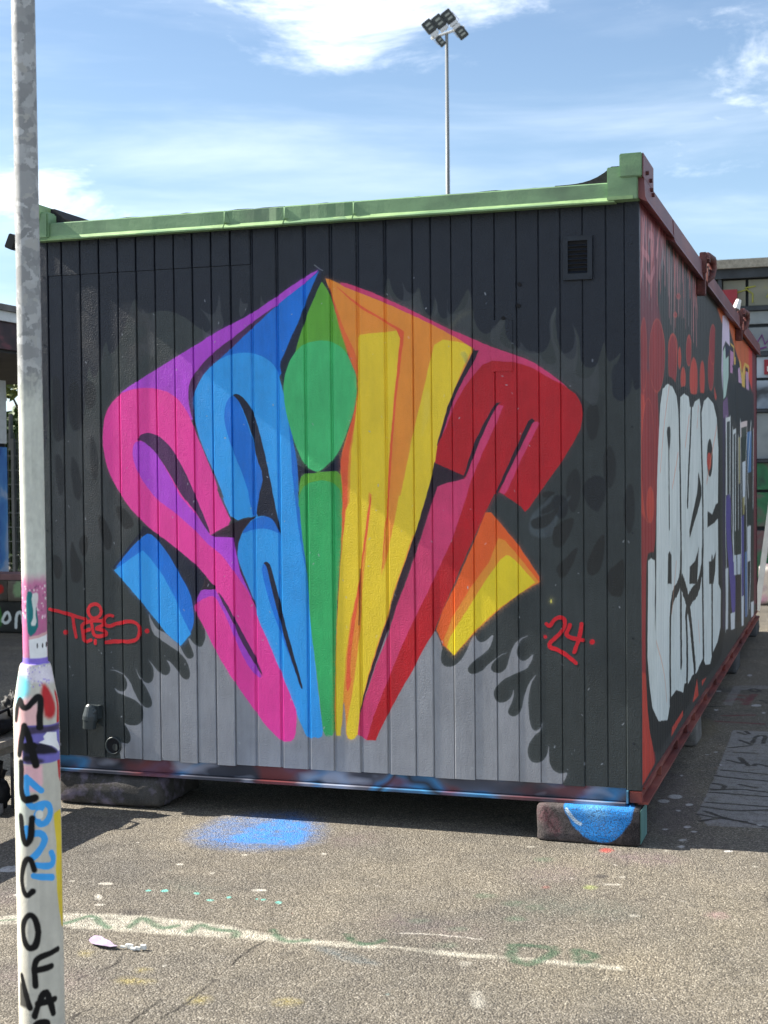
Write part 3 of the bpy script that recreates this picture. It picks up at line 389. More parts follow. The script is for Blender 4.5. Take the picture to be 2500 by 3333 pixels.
SIDE=[
('p',(112,50,60),60,0,1.0,[-65,2686,1094,2755,783,2560,588,2357,773,2229,818,2107,511,2002,430,1850,-61,1828,-86,2036]),
('p',(142,38,40),30,0,1.0,[-89,1963,589,2008,660,1707,567,1303,484,1157,330,1063,209,1013,175,699,483,257,-88,233,-104,1101]),
('p',(182,60,46),25,1,1.0,[-26,1885,211,1878,67,1695,130,1508,339,1341,57,1369,-41,1418]),
('p',(182,60,46),12,0,1.0,[-72,744,198,683,264,493,456,249,-88,233]),
('p',(186,76,58),10,2,0.7,[251,2095,244,2064,226,2035,198,2011,163,1995,126,1988,89,1990,56,2001,31,2021,15,2046,10,2075,17,2105,34,2133,61,2157,94,2174,132,2182,169,2181,203,2171,229,2151,246,2125]),
('p',(142,38,40),8,2,1.0,[235,2094,229,2065,213,2039,188,2017,158,2002,126,1995,94,1997,66,2008,44,2026,30,2050,26,2076,32,2104,47,2130,70,2152,99,2167,131,2175,164,2173,193,2163,216,2146,230,2122]),
('p',(186,76,58),10,2,0.7,[893,2124,879,2084,843,2046,787,2014,719,1992,646,1982,574,1983,511,1996,462,2020,432,2051,422,2087,434,2124,467,2160,517,2192,581,2215,653,2228,727,2229,794,2218,848,2195,882,2163]),
('p',(142,38,40),8,2,1.0,[873,2123,860,2085,827,2050,776,2020,713,2000,646,1990,580,1991,522,2004,477,2025,449,2054,440,2088,451,2123,481,2157,527,2186,587,2208,653,2220,720,2220,782,2210,831,2188,863,2158]),
('p',(186,76,58),10,2,0.7,[1419,2179,1408,2154,1377,2130,1329,2110,1271,2095,1207,2087,1145,2086,1090,2092,1047,2106,1020,2124,1011,2146,1022,2170,1050,2193,1094,2213,1150,2228,1212,2238,1276,2240,1333,2234,1380,2221,1409,2202]),
('p',(142,38,40),8,2,1.0,[1396,2177,1386,2156,1358,2134,1316,2116,1264,2103,1208,2096,1152,2095,1103,2100,1064,2112,1040,2128,1032,2148,1041,2169,1067,2189,1106,2207,1156,2221,1212,2229,1268,2231,1320,2226,1361,2214,1387,2198]),
('p',(186,76,58),10,2,0.7,[2092,2263,2085,2247,2067,2232,2040,2219,2006,2210,1968,2204,1931,2204,1898,2208,1872,2216,1856,2228,1851,2242,1857,2257,1874,2272,1901,2285,1934,2295,1971,2300,2009,2301,2042,2298,2069,2289,2086,2277]),
('p',(142,38,40),8,2,1.0,[2064,2260,2059,2248,2045,2236,2024,2226,1997,2218,1968,2214,1940,2214,1914,2217,1894,2224,1881,2233,1877,2244,1882,2256,1895,2268,1916,2278,1942,2286,1971,2290,2000,2291,2026,2288,2047,2281,2060,2272]),
('p',(186,76,58),10,2,0.7,[1558,2459,1553,2453,1540,2447,1518,2441,1492,2435,1462,2431,1433,2429,1408,2428,1387,2429,1374,2433,1370,2437,1375,2443,1388,2450,1408,2456,1434,2461,1464,2465,1493,2468,1519,2469,1540,2467,1554,2464]),
('p',(142,38,40),8,2,1.0,[1534,2457,1531,2454,1520,2450,1504,2447,1485,2443,1463,2440,1441,2438,1421,2437,1406,2437,1396,2438,1393,2440,1396,2443,1406,2446,1422,2450,1441,2453,1463,2456,1485,2458,1505,2460,1521,2460,1531,2459]),
('p',(186,76,58),10,2,0.7,[1407,2347,1403,2342,1389,2336,1369,2331,1343,2326,1315,2322,1287,2320,1262,2320,1243,2321,1230,2324,1226,2329,1231,2334,1243,2339,1263,2345,1288,2350,1316,2354,1344,2356,1370,2356,1390,2355,1403,2352]),
('p',(142,38,40),8,2,1.0,[1384,2345,1381,2343,1371,2340,1356,2337,1336,2334,1315,2331,1294,2330,1276,2329,1261,2328,1251,2329,1248,2331,1252,2333,1261,2336,1276,2339,1295,2342,1316,2344,1337,2346,1356,2347,1371,2348,1381,2347]),
('p',(186,76,58),10,2,0.7,[260,2057,253,2007,235,1961,209,1924,177,1899,142,1890,108,1896,78,1916,56,1950,42,1992,38,2040,45,2089,61,2134,87,2171,118,2196,152,2208,186,2203,217,2184,241,2151,256,2107]),
('p',(142,38,40),8,2,1.0,[245,2056,239,2008,224,1964,201,1929,172,1905,142,1896,113,1902,87,1922,67,1954,55,1995,51,2041,58,2088,72,2131,94,2167,122,2191,152,2201,182,2197,208,2178,229,2146,242,2104]),
('p',(186,76,58),10,2,0.7,[889,2101,872,2045,827,1993,759,1950,676,1921,586,1908,499,1912,423,1931,365,1964,329,2008,317,2057,332,2109,371,2158,432,2200,509,2231,597,2248,686,2249,768,2232,834,2200,876,2154]),
('p',(142,38,40),8,2,1.0,[872,2100,856,2046,814,1996,749,1955,671,1927,586,1915,504,1919,432,1937,377,1969,343,2011,332,2058,346,2108,383,2155,441,2195,514,2225,597,2241,681,2242,758,2226,820,2194,860,2151]),
('p',(186,76,58),10,2,0.7,[1388,2111,1377,2067,1348,2027,1304,1993,1249,1971,1191,1961,1133,1964,1083,1981,1043,2008,1019,2043,1012,2084,1022,2125,1048,2164,1090,2197,1142,2221,1199,2233,1258,2231,1311,2217,1353,2190,1380,2153]),
('p',(142,38,40),8,2,1.0,[1368,2110,1358,2068,1332,2030,1293,1999,1244,1978,1191,1969,1139,1972,1094,1987,1058,2013,1036,2047,1030,2085,1039,2124,1063,2161,1100,2192,1147,2214,1199,2225,1252,2224,1299,2209,1337,2184,1361,2149]),
('p',(186,76,58),10,2,0.7,[1587,2143,1582,2124,1570,2107,1551,2092,1528,2082,1502,2078,1477,2079,1455,2086,1438,2097,1427,2113,1423,2130,1428,2149,1440,2166,1458,2180,1481,2190,1506,2195,1531,2195,1554,2188,1572,2176,1583,2161]),
('p',(182,60,46),8,2,1.0,[1566,2141,1562,2125,1553,2110,1539,2098,1522,2089,1503,2086,1484,2087,1467,2093,1454,2103,1446,2117,1444,2132,1447,2148,1456,2162,1470,2175,1487,2183,1506,2187,1525,2186,1542,2181,1555,2170,1564,2157]),
('p',(186,76,58),10,2,0.7,[2087,2217,2080,2190,2059,2165,2027,2144,1988,2130,1945,2123,1903,2124,1866,2133,1837,2149,1819,2170,1813,2195,1821,2221,1840,2246,1871,2266,1909,2281,1951,2289,1993,2289,2032,2281,2062,2265,2081,2243]),
('p',(142,38,40),8,2,1.0,[2064,2215,2057,2191,2040,2169,2014,2150,1981,2137,1946,2131,1911,2132,1880,2141,1855,2155,1840,2175,1836,2197,1842,2220,1858,2242,1883,2261,1915,2274,1951,2281,1986,2280,2018,2272,2043,2258,2059,2238]),
('p',(186,76,58),10,2,0.7,[1798,2046,1790,2025,1771,2005,1742,1989,1705,1978,1665,1972,1626,1973,1591,1981,1564,1994,1547,2011,1542,2030,1549,2051,1567,2070,1595,2086,1630,2098,1670,2104,1709,2104,1745,2097,1774,2084,1792,2066]),
('p',(182,60,46),8,2,1.0,[1776,2045,1770,2026,1754,2009,1729,1995,1699,1985,1666,1980,1633,1981,1604,1988,1581,1999,1567,2014,1563,2032,1568,2050,1583,2067,1607,2081,1637,2091,1669,2096,1702,2095,1732,2089,1756,2078,1771,2062]),
('p',(186,76,58),10,2,0.7,[2446,2086,2433,2046,2397,2009,2343,1978,2276,1957,2204,1948,2134,1950,2071,1965,2023,1989,1993,2021,1983,2057,1995,2095,2028,2131,2078,2161,2141,2183,2212,2195,2284,2194,2350,2181,2402,2157,2435,2124]),
('p',(182,60,46),8,2,1.0,[2420,2084,2409,2047,2377,2013,2329,1984,2269,1965,2205,1956,2141,1959,2085,1972,2042,1995,2015,2025,2006,2059,2017,2094,2046,2127,2091,2155,2148,2176,2212,2186,2276,2185,2335,2173,2381,2150,2411,2120]),
('p',(186,76,58),10,2,0.7,[2893,2113,2883,2076,2858,2043,2820,2015,2772,1996,2721,1988,2671,1991,2626,2005,2592,2028,2570,2058,2563,2093,2572,2128,2596,2161,2632,2188,2678,2208,2729,2217,2780,2215,2826,2202,2862,2179,2885,2148]),
('p',(182,60,46),8,2,1.0,[2864,2111,2856,2078,2835,2047,2803,2022,2764,2005,2721,1997,2679,2000,2642,2013,2613,2035,2595,2063,2590,2094,2597,2127,2617,2157,2648,2182,2686,2200,2728,2208,2771,2206,2809,2193,2839,2172,2858,2144]),
('p',(186,76,58),10,2,0.7,[3518,2208,3505,2166,3472,2126,3421,2094,3359,2071,3291,2061,3225,2064,3166,2080,3120,2106,3092,2140,3083,2179,3095,2220,3126,2258,3173,2291,3233,2314,3300,2326,3367,2325,3429,2311,3477,2285,3508,2250]),
('p',(142,38,40),8,2,1.0,[3486,2206,3475,2167,3446,2131,3403,2101,3350,2080,3291,2071,3235,2074,3184,2088,3145,2113,3120,2145,3113,2181,3123,2219,3150,2255,3191,2284,3242,2306,3300,2316,3357,2315,3410,2301,3451,2277,3477,2244]),
('p',(186,76,58),10,2,0.7,[3747,2106,3740,2079,3723,2054,3696,2033,3662,2019,3626,2013,3591,2016,3559,2027,3534,2044,3519,2067,3514,2093,3520,2120,3537,2144,3563,2165,3596,2179,3632,2186,3668,2184,3700,2173,3726,2156,3742,2133]),
('p',(182,60,46),8,2,1.0,[3713,2104,3708,2080,3695,2058,3676,2041,3652,2029,3627,2024,3601,2026,3578,2036,3561,2052,3550,2072,3547,2095,3551,2118,3564,2140,3583,2158,3606,2170,3632,2175,3657,2173,3680,2164,3698,2148,3710,2128]),
('p',(186,76,58),10,2,0.7,[3697,2389,3683,2345,3643,2304,3584,2269,3510,2245,3430,2233,3352,2234,3283,2247,3230,2273,3196,2306,3186,2346,3199,2387,3235,2427,3291,2461,3361,2487,3439,2501,3519,2502,3591,2490,3649,2465,3686,2430]),
('p',(142,38,40),8,2,1.0,[3664,2386,3651,2346,3617,2308,3565,2276,3500,2254,3431,2243,3362,2244,3302,2257,3255,2280,3226,2312,3216,2349,3228,2387,3260,2424,3309,2455,3370,2478,3439,2491,3508,2492,3571,2480,3622,2457,3654,2424]),
('p',(186,76,58),10,2,0.7,[506,1605,491,1517,455,1439,401,1379,336,1341,265,1330,198,1346,138,1386,93,1446,65,1520,58,1602,71,1683,103,1758,152,1819,214,1859,283,1876,352,1866,416,1829,466,1769,497,1692]),
('p',(142,38,40),8,2,1.0,[490,1604,477,1520,443,1443,393,1384,331,1348,266,1337,202,1352,147,1391,104,1449,78,1522,71,1602,83,1682,114,1754,160,1814,218,1853,283,1869,348,1859,407,1823,453,1765,482,1689]),
('p',(186,76,58),10,2,0.7,[480,1406,473,1380,452,1358,420,1340,381,1330,338,1327,297,1333,260,1346,231,1364,213,1387,207,1412,215,1437,234,1459,264,1476,302,1487,344,1491,386,1486,424,1474,455,1455,474,1432]),
('p',(182,60,46),8,2,1.0,[465,1406,458,1383,440,1362,411,1346,377,1337,339,1334,301,1339,268,1351,243,1368,227,1389,221,1412,228,1434,245,1455,272,1471,306,1481,343,1484,381,1480,415,1469,442,1451,460,1430]),
('s',(176,110,112),10,0,0.55,[2301,2661,2373,2280],21),
('s',(160,120,118),10,0,0.55,[437,2573,416,2267],6),
('s',(176,110,112),10,0,0.55,[818,2708,730,2383],6),
('s',(120,118,122),10,0,0.55,[199,2620,131,2346],10),
('s',(160,120,118),10,0,0.55,[1126,2591,1089,2373],7),
('s',(120,118,122),10,0,0.55,[408,2637,381,2508],10),
('s',(160,120,118),10,0,0.55,[1355,2617,1253,2477],12),
('s',(120,118,122),10,0,0.55,[230,2616,211,2536],10),
('s',(176,110,112),10,0,0.55,[1391,2700,1441,2491],20),
('s',(40,40,46),10,0,0.55,[879,2594,863,2416],14),
('s',(176,110,112),10,0,0.55,[1938,2607,1963,2350],9),
('s',(176,110,112),10,0,0.55,[261,2644,233,2354],13),
('s',(176,110,112),10,0,0.55,[767,2611,872,2542],15),
('s',(40,40,46),10,0,0.55,[1935,2665,1954,2345],23),
('s',(176,110,112),10,0,0.55,[1464,2708,1493,2531],9),
('s',(40,40,46),10,0,0.55,[1169,2671,1151,2556],12),
('s',(160,120,118),10,0,0.55,[2103,2590,2090,2316],17),
('s',(40,40,46),10,0,0.55,[91,2568,141,2477],14),
('s',(176,110,112),10,0,0.55,[1798,2675,1800,2320],9),
('s',(40,40,46),10,0,0.55,[103,2598,58,2517],6),
('s',(160,120,118),10,0,0.55,[111,2562,87,2485],12),
('s',(40,40,46),10,0,0.55,[582,2584,646,2343],12),
('s',(190,96,90),10,0,0.55,[2190,2597,2205,2360],24),
('s',(190,96,90),10,0,0.55,[408,2625,461,2382],7),
('s',(120,118,122),10,0,0.55,[321,2571,333,2309],15),
('s',(160,120,118),10,0,0.55,[651,2581,691,2442],18),
('s',(176,110,112),10,0,0.55,[2305,2619,2247,2498],21),
('s',(120,118,122),10,0,0.55,[854,2588,739,2495],9),
('s',(160,120,118),10,0,0.55,[705,2678,670,2524],7),
('s',(120,118,122),10,0,0.55,[831,2609,804,2510],14),
('s',(176,110,112),10,0,0.55,[2197,2629,2197,2292],21),
('s',(190,96,90),10,0,0.55,[435,2633,399,2334],16),
('s',(160,120,118),10,0,0.55,[379,2643,325,2555],10),
('s',(190,96,90),10,0,0.55,[301,2602,274,2476],14),
('s',(176,110,112),10,0,0.55,[129,2613,125,2423],16),
('s',(160,120,118),10,0,0.55,[1295,2589,1254,2257],20),
('s',(160,120,118),10,0,0.55,[406,2596,478,2515],17),
('s',(176,110,112),10,0,0.55,[406,2622,388,2345],18),
('s',(40,40,46),10,0,0.55,[1913,2658,1850,2447],15),
('s',(190,96,90),10,0,0.55,[2010,2687,1978,2550],9),
('s',(40,40,46),10,0,0.55,[360,2546,347,2452],16),
('s',(160,120,118),10,0,0.55,[2066,2683,2064,2548],14),
('s',(120,118,122),10,0,0.55,[655,2693,594,2395],11),
('s',(176,110,112),10,0,0.55,[1932,2710,2039,2509],9),
('s',(120,118,122),10,0,0.55,[750,2622,744,2488],9),
('s',(40,40,46),10,0,0.55,[1653,2659,1571,2558],14),
('s',(176,110,112),10,0,0.55,[1077,2630,1062,2307],14),
('s',(40,40,46),10,0,0.55,[285,2650,295,2539],10),
('s',(176,110,112),10,0,0.55,[924,2709,899,2446],19),
('s',(160,120,118),10,0,0.55,[845,2638,868,2539],18),
('s',(120,118,122),10,0,0.55,[1938,2703,1941,2351],14),
('s',(160,120,118),10,0,0.55,[1440,2659,1414,2467],20),
('s',(40,40,46),10,0,0.55,[2123,2629,2045,2286],11),
('s',(190,96,90),10,0,0.55,[1686,2651,1730,2478],12),
('s',(176,110,112),10,0,0.55,[1537,2591,1530,2356],7),
('s',(176,110,112),10,0,0.55,[1682,2715,1697,2374],17),
('s',(160,120,118),10,0,0.55,[2352,2747,2369,2501],9),
('s',(120,118,122),10,0,0.55,[1134,2668,1149,2442],17),
('s',(176,110,112),10,0,0.55,[1433,2675,1444,2375],13),
('s',(120,118,122),10,0,0.55,[992,2662,996,2518],17),
('s',(190,96,90),10,0,0.55,[2018,2694,2026,2513],19),
('s',(190,96,90),10,0,0.55,[475,2625,480,2479],14),
('s',(160,120,118),10,0,0.55,[1196,2597,1131,2288],18),
('s',(190,96,90),10,0,0.55,[106,2617,60,2328],12),
('s',(40,40,46),10,0,0.55,[255,2570,290,2374],12),
('s',(176,110,112),10,0,0.55,[421,2637,382,2534],14),
('s',(40,40,46),10,0,0.55,[1925,2640,1902,2316],14),
('s',(176,110,112),10,0,0.55,[1387,2621,1403,2499],18),
('s',(176,110,112),10,0,0.55,[240,2590,257,2507],15),
('s',(176,110,112),10,0,0.55,[1673,2718,1645,2557],18),
('s',(176,110,112),10,0,0.55,[1993,2737,1915,2611],20),
('s',(160,120,118),10,0,0.55,[646,2612,644,2427],6),
('s',(190,96,90),10,0,0.55,[2353,2601,2428,2442],19),
('s',(176,110,112),10,0,0.55,[235,2554,257,2310],9),
('s',(40,40,46),10,0,0.55,[699,2647,631,2323],11),
('s',(190,96,90),10,0,0.55,[619,2605,608,2313],11),
('s',(160,120,118),10,0,0.55,[1560,2721,1471,2360],17),
('s',(160,120,118),10,0,0.55,[790,2646,811,2478],6),
('s',(176,110,112),10,0,0.55,[1346,2611,1314,2451],20),
('s',(190,96,90),10,0,0.55,[1245,2692,1294,2532],21),
('s',(120,118,122),10,0,0.55,[1760,2590,1757,2371],10),
('s',(40,40,46),10,0,0.55,[2078,2672,2078,2492],18),
('s',(176,110,112),10,0,0.55,[154,2601,171,2404],13),
('s',(40,40,46),10,0,0.55,[196,2549,211,2302],6),
('s',(176,110,112),10,0,0.55,[2185,2706,2226,2623],16),
('s',(160,120,118),10,0,0.55,[1050,2620,1067,2418],17),
('s',(160,120,118),10,0,0.55,[1551,2609,1621,2356],8),
('s',(190,96,90),10,0,0.55,[1296,2624,1312,2283],12),
('s',(190,96,90),10,0,0.55,[722,2669,721,2374],7),
('s',(160,120,118),10,0,0.55,[1005,2611,1027,2412],17),
('s',(186,116,120),10,2,0.7,[186,2628,163,2526,78,2362],17),
('s',(186,116,120),10,2,0.7,[351,2588,505,2601,435,2499],18),
('s',(186,116,120),10,2,0.7,[240,2405,366,2382,500,2456],18),
('s',(186,116,120),10,2,0.7,[691,2665,593,2533],19),
('s',(186,116,120),10,2,0.7,[121,2487,327,2478],17),
('p',(46,46,44),10,1,1.0,[186,1074,225,1197,353,1202,485,1192,550,1404,707,1903,834,1977,1010,2017,1287,2009,1433,1962,1587,1993,1802,2011,2027,1981,2267,1987,2587,2016,2826,2022,3154,2066,3627,2034,3967,1915,3994,1401,4018,783,4268,771,4252,294,3380,266,2425,335,1784,274,1107,288,483,257,239,465,154,765,203,1141]),
('p',(182,60,46),6,0,1.0,[1076,257,1603,272,1604,303,1108,296]),
('p',(182,60,46),6,0,1.0,[2091,266,2340,364,2422,257]),
('p',(182,60,46),6,0,1.0,[2644,277,2925,291,2645,312]),
('p',(206,212,208),5,0,1.0,[257,1069,260,1166,352,1174,484,1157,500,1050,480,990,485,817,521,987,538,1186,547,1304,573,1504,618,1656,705,1862,791,1938,986,1975,1191,1971,1358,1935,1430,1871,1484,1668,1510,1840,1534,1938,1719,1965,1940,1958,1996,1906,2173,1914,2265,1949,2553,1979,2638,1921,2664,1895,2824,1975,3078,2014,3462,1990,3706,1906,3828,1702,3772,1330,3797,800,3984,742,3951,492,3716,418,3332,386,3175,340,2880,374,2713,436,2300,402,2096,421,1878,403,1680,433,1621,393,1303,453,1082,451,1020,412,928,364,593,415,388,506,293,618,225,756]),
('s',(46,46,44),4,2,1.0,[1471,1884,1504,1669,1529,1324,1554,970,1067,940,1045,653,1051,436],33),
('s',(46,46,44),4,2,1.0,[2084,1922,2019,1737,1927,1554,1865,1386],33),
('s',(46,46,44),4,2,1.0,[2636,1888,2670,1685,2744,1420,2726,881,1730,860,1833,635,1803,399],42),
('s',(46,46,44),4,2,1.0,[1540,1131,1519,902,1529,562],40),
('s',(46,46,44),4,2,1.0,[1591,973,1877,847,2026,695,2218,440],49),
('s',(46,46,44),4,2,1.0,[2697,1067,2722,710,2751,449],46),
('s',(46,46,44),4,2,1.0,[3330,975,3330,652,3322,407],50),
('s',(46,46,44),4,2,1.0,[1027,1715,1029,1501,1035,1286],18),
('p',(46,46,44),4,1,1.0,[935,1761,1092,1776,1099,1717,1033,1635,990,1683]),
('p',(46,46,44),4,0,1.0,[960,1015,982,1154,1050,1167,1118,1141,1123,1003]),
('p',(46,46,44),4,0,1.0,[2480,1550,2649,1461,2661,1409,2499,1347,2243,1277,1972,1189,1945,1227,2154,1330,2373,1426]),
('p',(46,46,44),4,0,1.0,[2492,1114,2438,1046,2356,909,1935,941,1967,1031,2236,1045]),
('p',(46,46,44),4,2,1.0,[3402,1638,3391,1601,3361,1566,3315,1539,3258,1522,3196,1517,3136,1523,3082,1540,3040,1566,3014,1599,3006,1635,3017,1672,3045,1705,3088,1732,3143,1750,3204,1757,3266,1752,3321,1736,3366,1710,3394,1676]),
('p',(182,60,46),4,2,1.0,[3307,1617,3299,1599,3277,1583,3242,1571,3199,1563,3152,1560,3106,1563,3065,1571,3033,1583,3012,1598,3006,1615,3013,1632,3035,1647,3068,1660,3109,1668,3156,1671,3203,1669,3245,1662,3279,1649,3300,1634]),
('p',(46,46,44),4,0,1.0,[3039,1306,3359,1277,3603,1334,3842,1344,3838,1243,3517,1220,3021,1207]),
('p',(46,46,44),4,0,1.0,[3118,990,3364,975,3610,1027,3556,899,3423,828,3129,850]),
('s',(214,130,100),4,2,0.5,[1053,1968,827,1763,696,1555],10),
('s',(214,130,100),4,2,0.5,[1965,1857,1764,1690],12),
('s',(214,130,100),4,2,0.5,[1423,1645,1175,1478],11),
('s',(214,130,100),4,2,0.5,[3704,1847,2987,1485],16),
('s',(214,130,100),4,2,0.5,[2486,1927,2386,1808],14),
('s',(206,150,120),4,2,0.5,[525,786,820,612,902,459],9),
('s',(206,150,120),4,2,0.5,[1324,1098,1126,862],10),
('s',(206,150,120),4,2,0.5,[2437,694,2519,556],14),
('p',(190,92,46),25,0,1.0,[3775,2636,4341,2707,5531,2642,5833,2642,6935,2644,6925,2370,6143,2379,5380,2489,4835,2598,4104,2577]),
('p',(200,60,50),20,0,1.0,[6935,2650,7414,2640,7401,2274,6925,2370]),
('p',(110,50,60),12,0,1.0,[7415,2665,8316,2658,8301,2246,7399,2203]),
('p',(110,50,60),12,0,1.0,[7628,2627,8228,2630,8192,1650,7593,1647]),
('p',(110,52,60),10,0,1.0,[7590,2353,8368,2398,8291,293,7598,312]),
('p',(62,62,60),10,0,1.0,[3613,2483,3826,2535,4159,2520,4146,2151,3755,2030,3499,2114]),
('p',(205,190,210),8,0,1.0,[4192,2633,4459,2661,4772,2643,4831,2470,4453,2478,4213,2405,4174,2104,4092,2243]),
('p',(40,44,80),6,0,1.0,[4436,2459,4812,2462,4708,2409,4457,2362]),
('p',(40,44,80),6,0,1.0,[4761,2466,5189,2468,5133,2451,4812,2450]),
('p',(176,200,190),8,0,1.0,[4219,2386,4411,2437,4456,2350,4707,2393,4702,2239,4447,2085,4255,2056,4214,2247]),
('p',(186,130,170),8,0,1.0,[4864,2446,5189,2455,5187,2396,5073,2287,4859,2282]),
('p',(36,36,56),6,0,1.0,[5021,2351,5412,2344,5410,2283,5184,2311]),
('p',(36,36,56),6,0,1.0,[5443,2406,5835,2430,6083,2244,5826,2176,5584,2207]),
('p',(186,150,180),6,0,1.0,[5649,2360,5834,2390,6084,2271,5706,2258]),
('p',(206,170,80),6,0,1.0,[4866,2503,5247,2506,5300,2426,5415,2439,5413,2378,5242,2366,5190,2489,4919,2491]),
('p',(206,170,80),6,0,1.0,[5774,2448,5961,2435,6086,2353,6423,2468,6996,2480,6915,2280,6847,2450,6491,2445,6414,2206,6148,2238]),
('p',(36,36,56),6,0,1.0,[6491,2436,6847,2441,6846,2417,6525,2405]),
('p',(180,140,170),6,0,1.0,[6559,2402,6883,2414,6987,2235,6623,2217]),
('p',(44,50,56),20,0,1.0,[4701,2219,5467,2244,7615,2268,7687,1963,5817,1908,4693,1976]),
('p',(110,80,120),8,0,1.0,[4207,2035,4595,2089,4692,1964,4244,1746]),
('p',(84,72,140),8,1,1.0,[4455,1390,4810,1393,4912,1292,4832,1130,5061,903,5337,766,5291,435,4990,448,4738,807,4540,981,4411,1225]),
('p',(60,50,80),7,0,0.95,[4168,1914,4377,1933,4297,444,4156,452]),
('p',(210,212,208),7,0,0.95,[4435,1931,4882,1959,4830,1384,4455,1382]),
('p',(50,58,58),7,0,0.95,[4532,1903,4817,1924,4768,1385,4554,1381]),
('p',(205,210,208),7,0,0.95,[5094,1862,5411,1884,5341,861,5104,866]),
('p',(56,62,62),7,0,0.95,[5159,1830,5363,1848,5298,949,5173,947]),
('p',(160,150,110),7,0,0.95,[5669,1816,5893,1834,5842,1458,5705,1450]),
('p',(220,200,196),7,0,0.95,[5859,1945,6733,1988,6685,1852,5905,1826]),
('p',(50,66,56),7,0,0.95,[5997,1905,6674,1938,6621,1651,6039,1638]),
('p',(200,208,214),7,0,0.95,[6116,1625,6494,1641,6439,1265,6156,1262]),
('p',(150,140,90),7,0,0.95,[6106,1332,6401,1340,6355,1192,6153,1189]),
('p',(80,74,140),7,0,0.95,[5971,1180,6287,1185,6217,344,5994,357]),
('p',(84,116,160),7,0,0.95,[6384,868,6722,864,6659,301,6420,315]),
('p',(74,120,170),7,0,0.95,[6700,1886,7302,1917,7241,1546,6746,1537]),
('p',(50,60,60),7,0,0.95,[6737,1282,7633,1278,7576,1054,6787,1073]),
('p',(210,214,216),7,0,0.95,[6700,1071,7178,1068,7120,753,6747,766]),
('p',(56,66,58),7,0,0.95,[5156,1096,5917,1078,5872,882,5194,912]),
('p',(196,204,210),7,0,0.95,[5149,910,5910,880,5866,721,5189,759]),
('p',(210,212,214),7,0,0.95,[7153,377,7600,353,7545,214,7210,237]),
('p',(200,204,206),7,0,0.95,[4388,859,4637,855,4591,413,4412,424]),
('p',(206,208,210),7,0,0.95,[4832,500,5270,471,5231,345,4870,375]),
('p',(60,44,44),7,0,0.95,[5394,732,5816,715,5765,344,5428,369]),
('p',(206,210,214),7,0,0.95,[5948,529,6263,516,6214,270,5991,284]),
('s',(196,200,200),5,2,0.9,[4474,1937,4435,1383,4388,1147,4485,825,4383,427],18),
('s',(196,200,200),5,2,0.9,[4860,1950,4820,1376],20),
('s',(196,200,200),5,2,0.9,[5094,1875,5055,1372,4960,1125,5303,768],21),
('s',(196,200,200),5,2,0.9,[5410,1866,5349,1110],23),
('s',(196,200,200),5,2,0.9,[5897,1951,5936,1628,5971,1176,5994,357],25),
('s',(196,200,200),5,2,0.9,[6700,1862,6508,1631,6628,1060,6746,331],27),
('s',(196,200,200),5,2,0.9,[7242,1985,6717,1537,6855,1342],29),
('s',(196,200,200),5,2,0.9,[7574,1924,7500,1230],31),
('s',(196,200,200),5,2,0.9,[6919,1058,7166,740,6969,359],29),
('s',(196,200,200),5,2,0.9,[5645,1820,5645,1107],24),
('s',(46,46,44),5,0,1.0,[5624,2240,5522,1713,5471,931,5500,406],41),
]
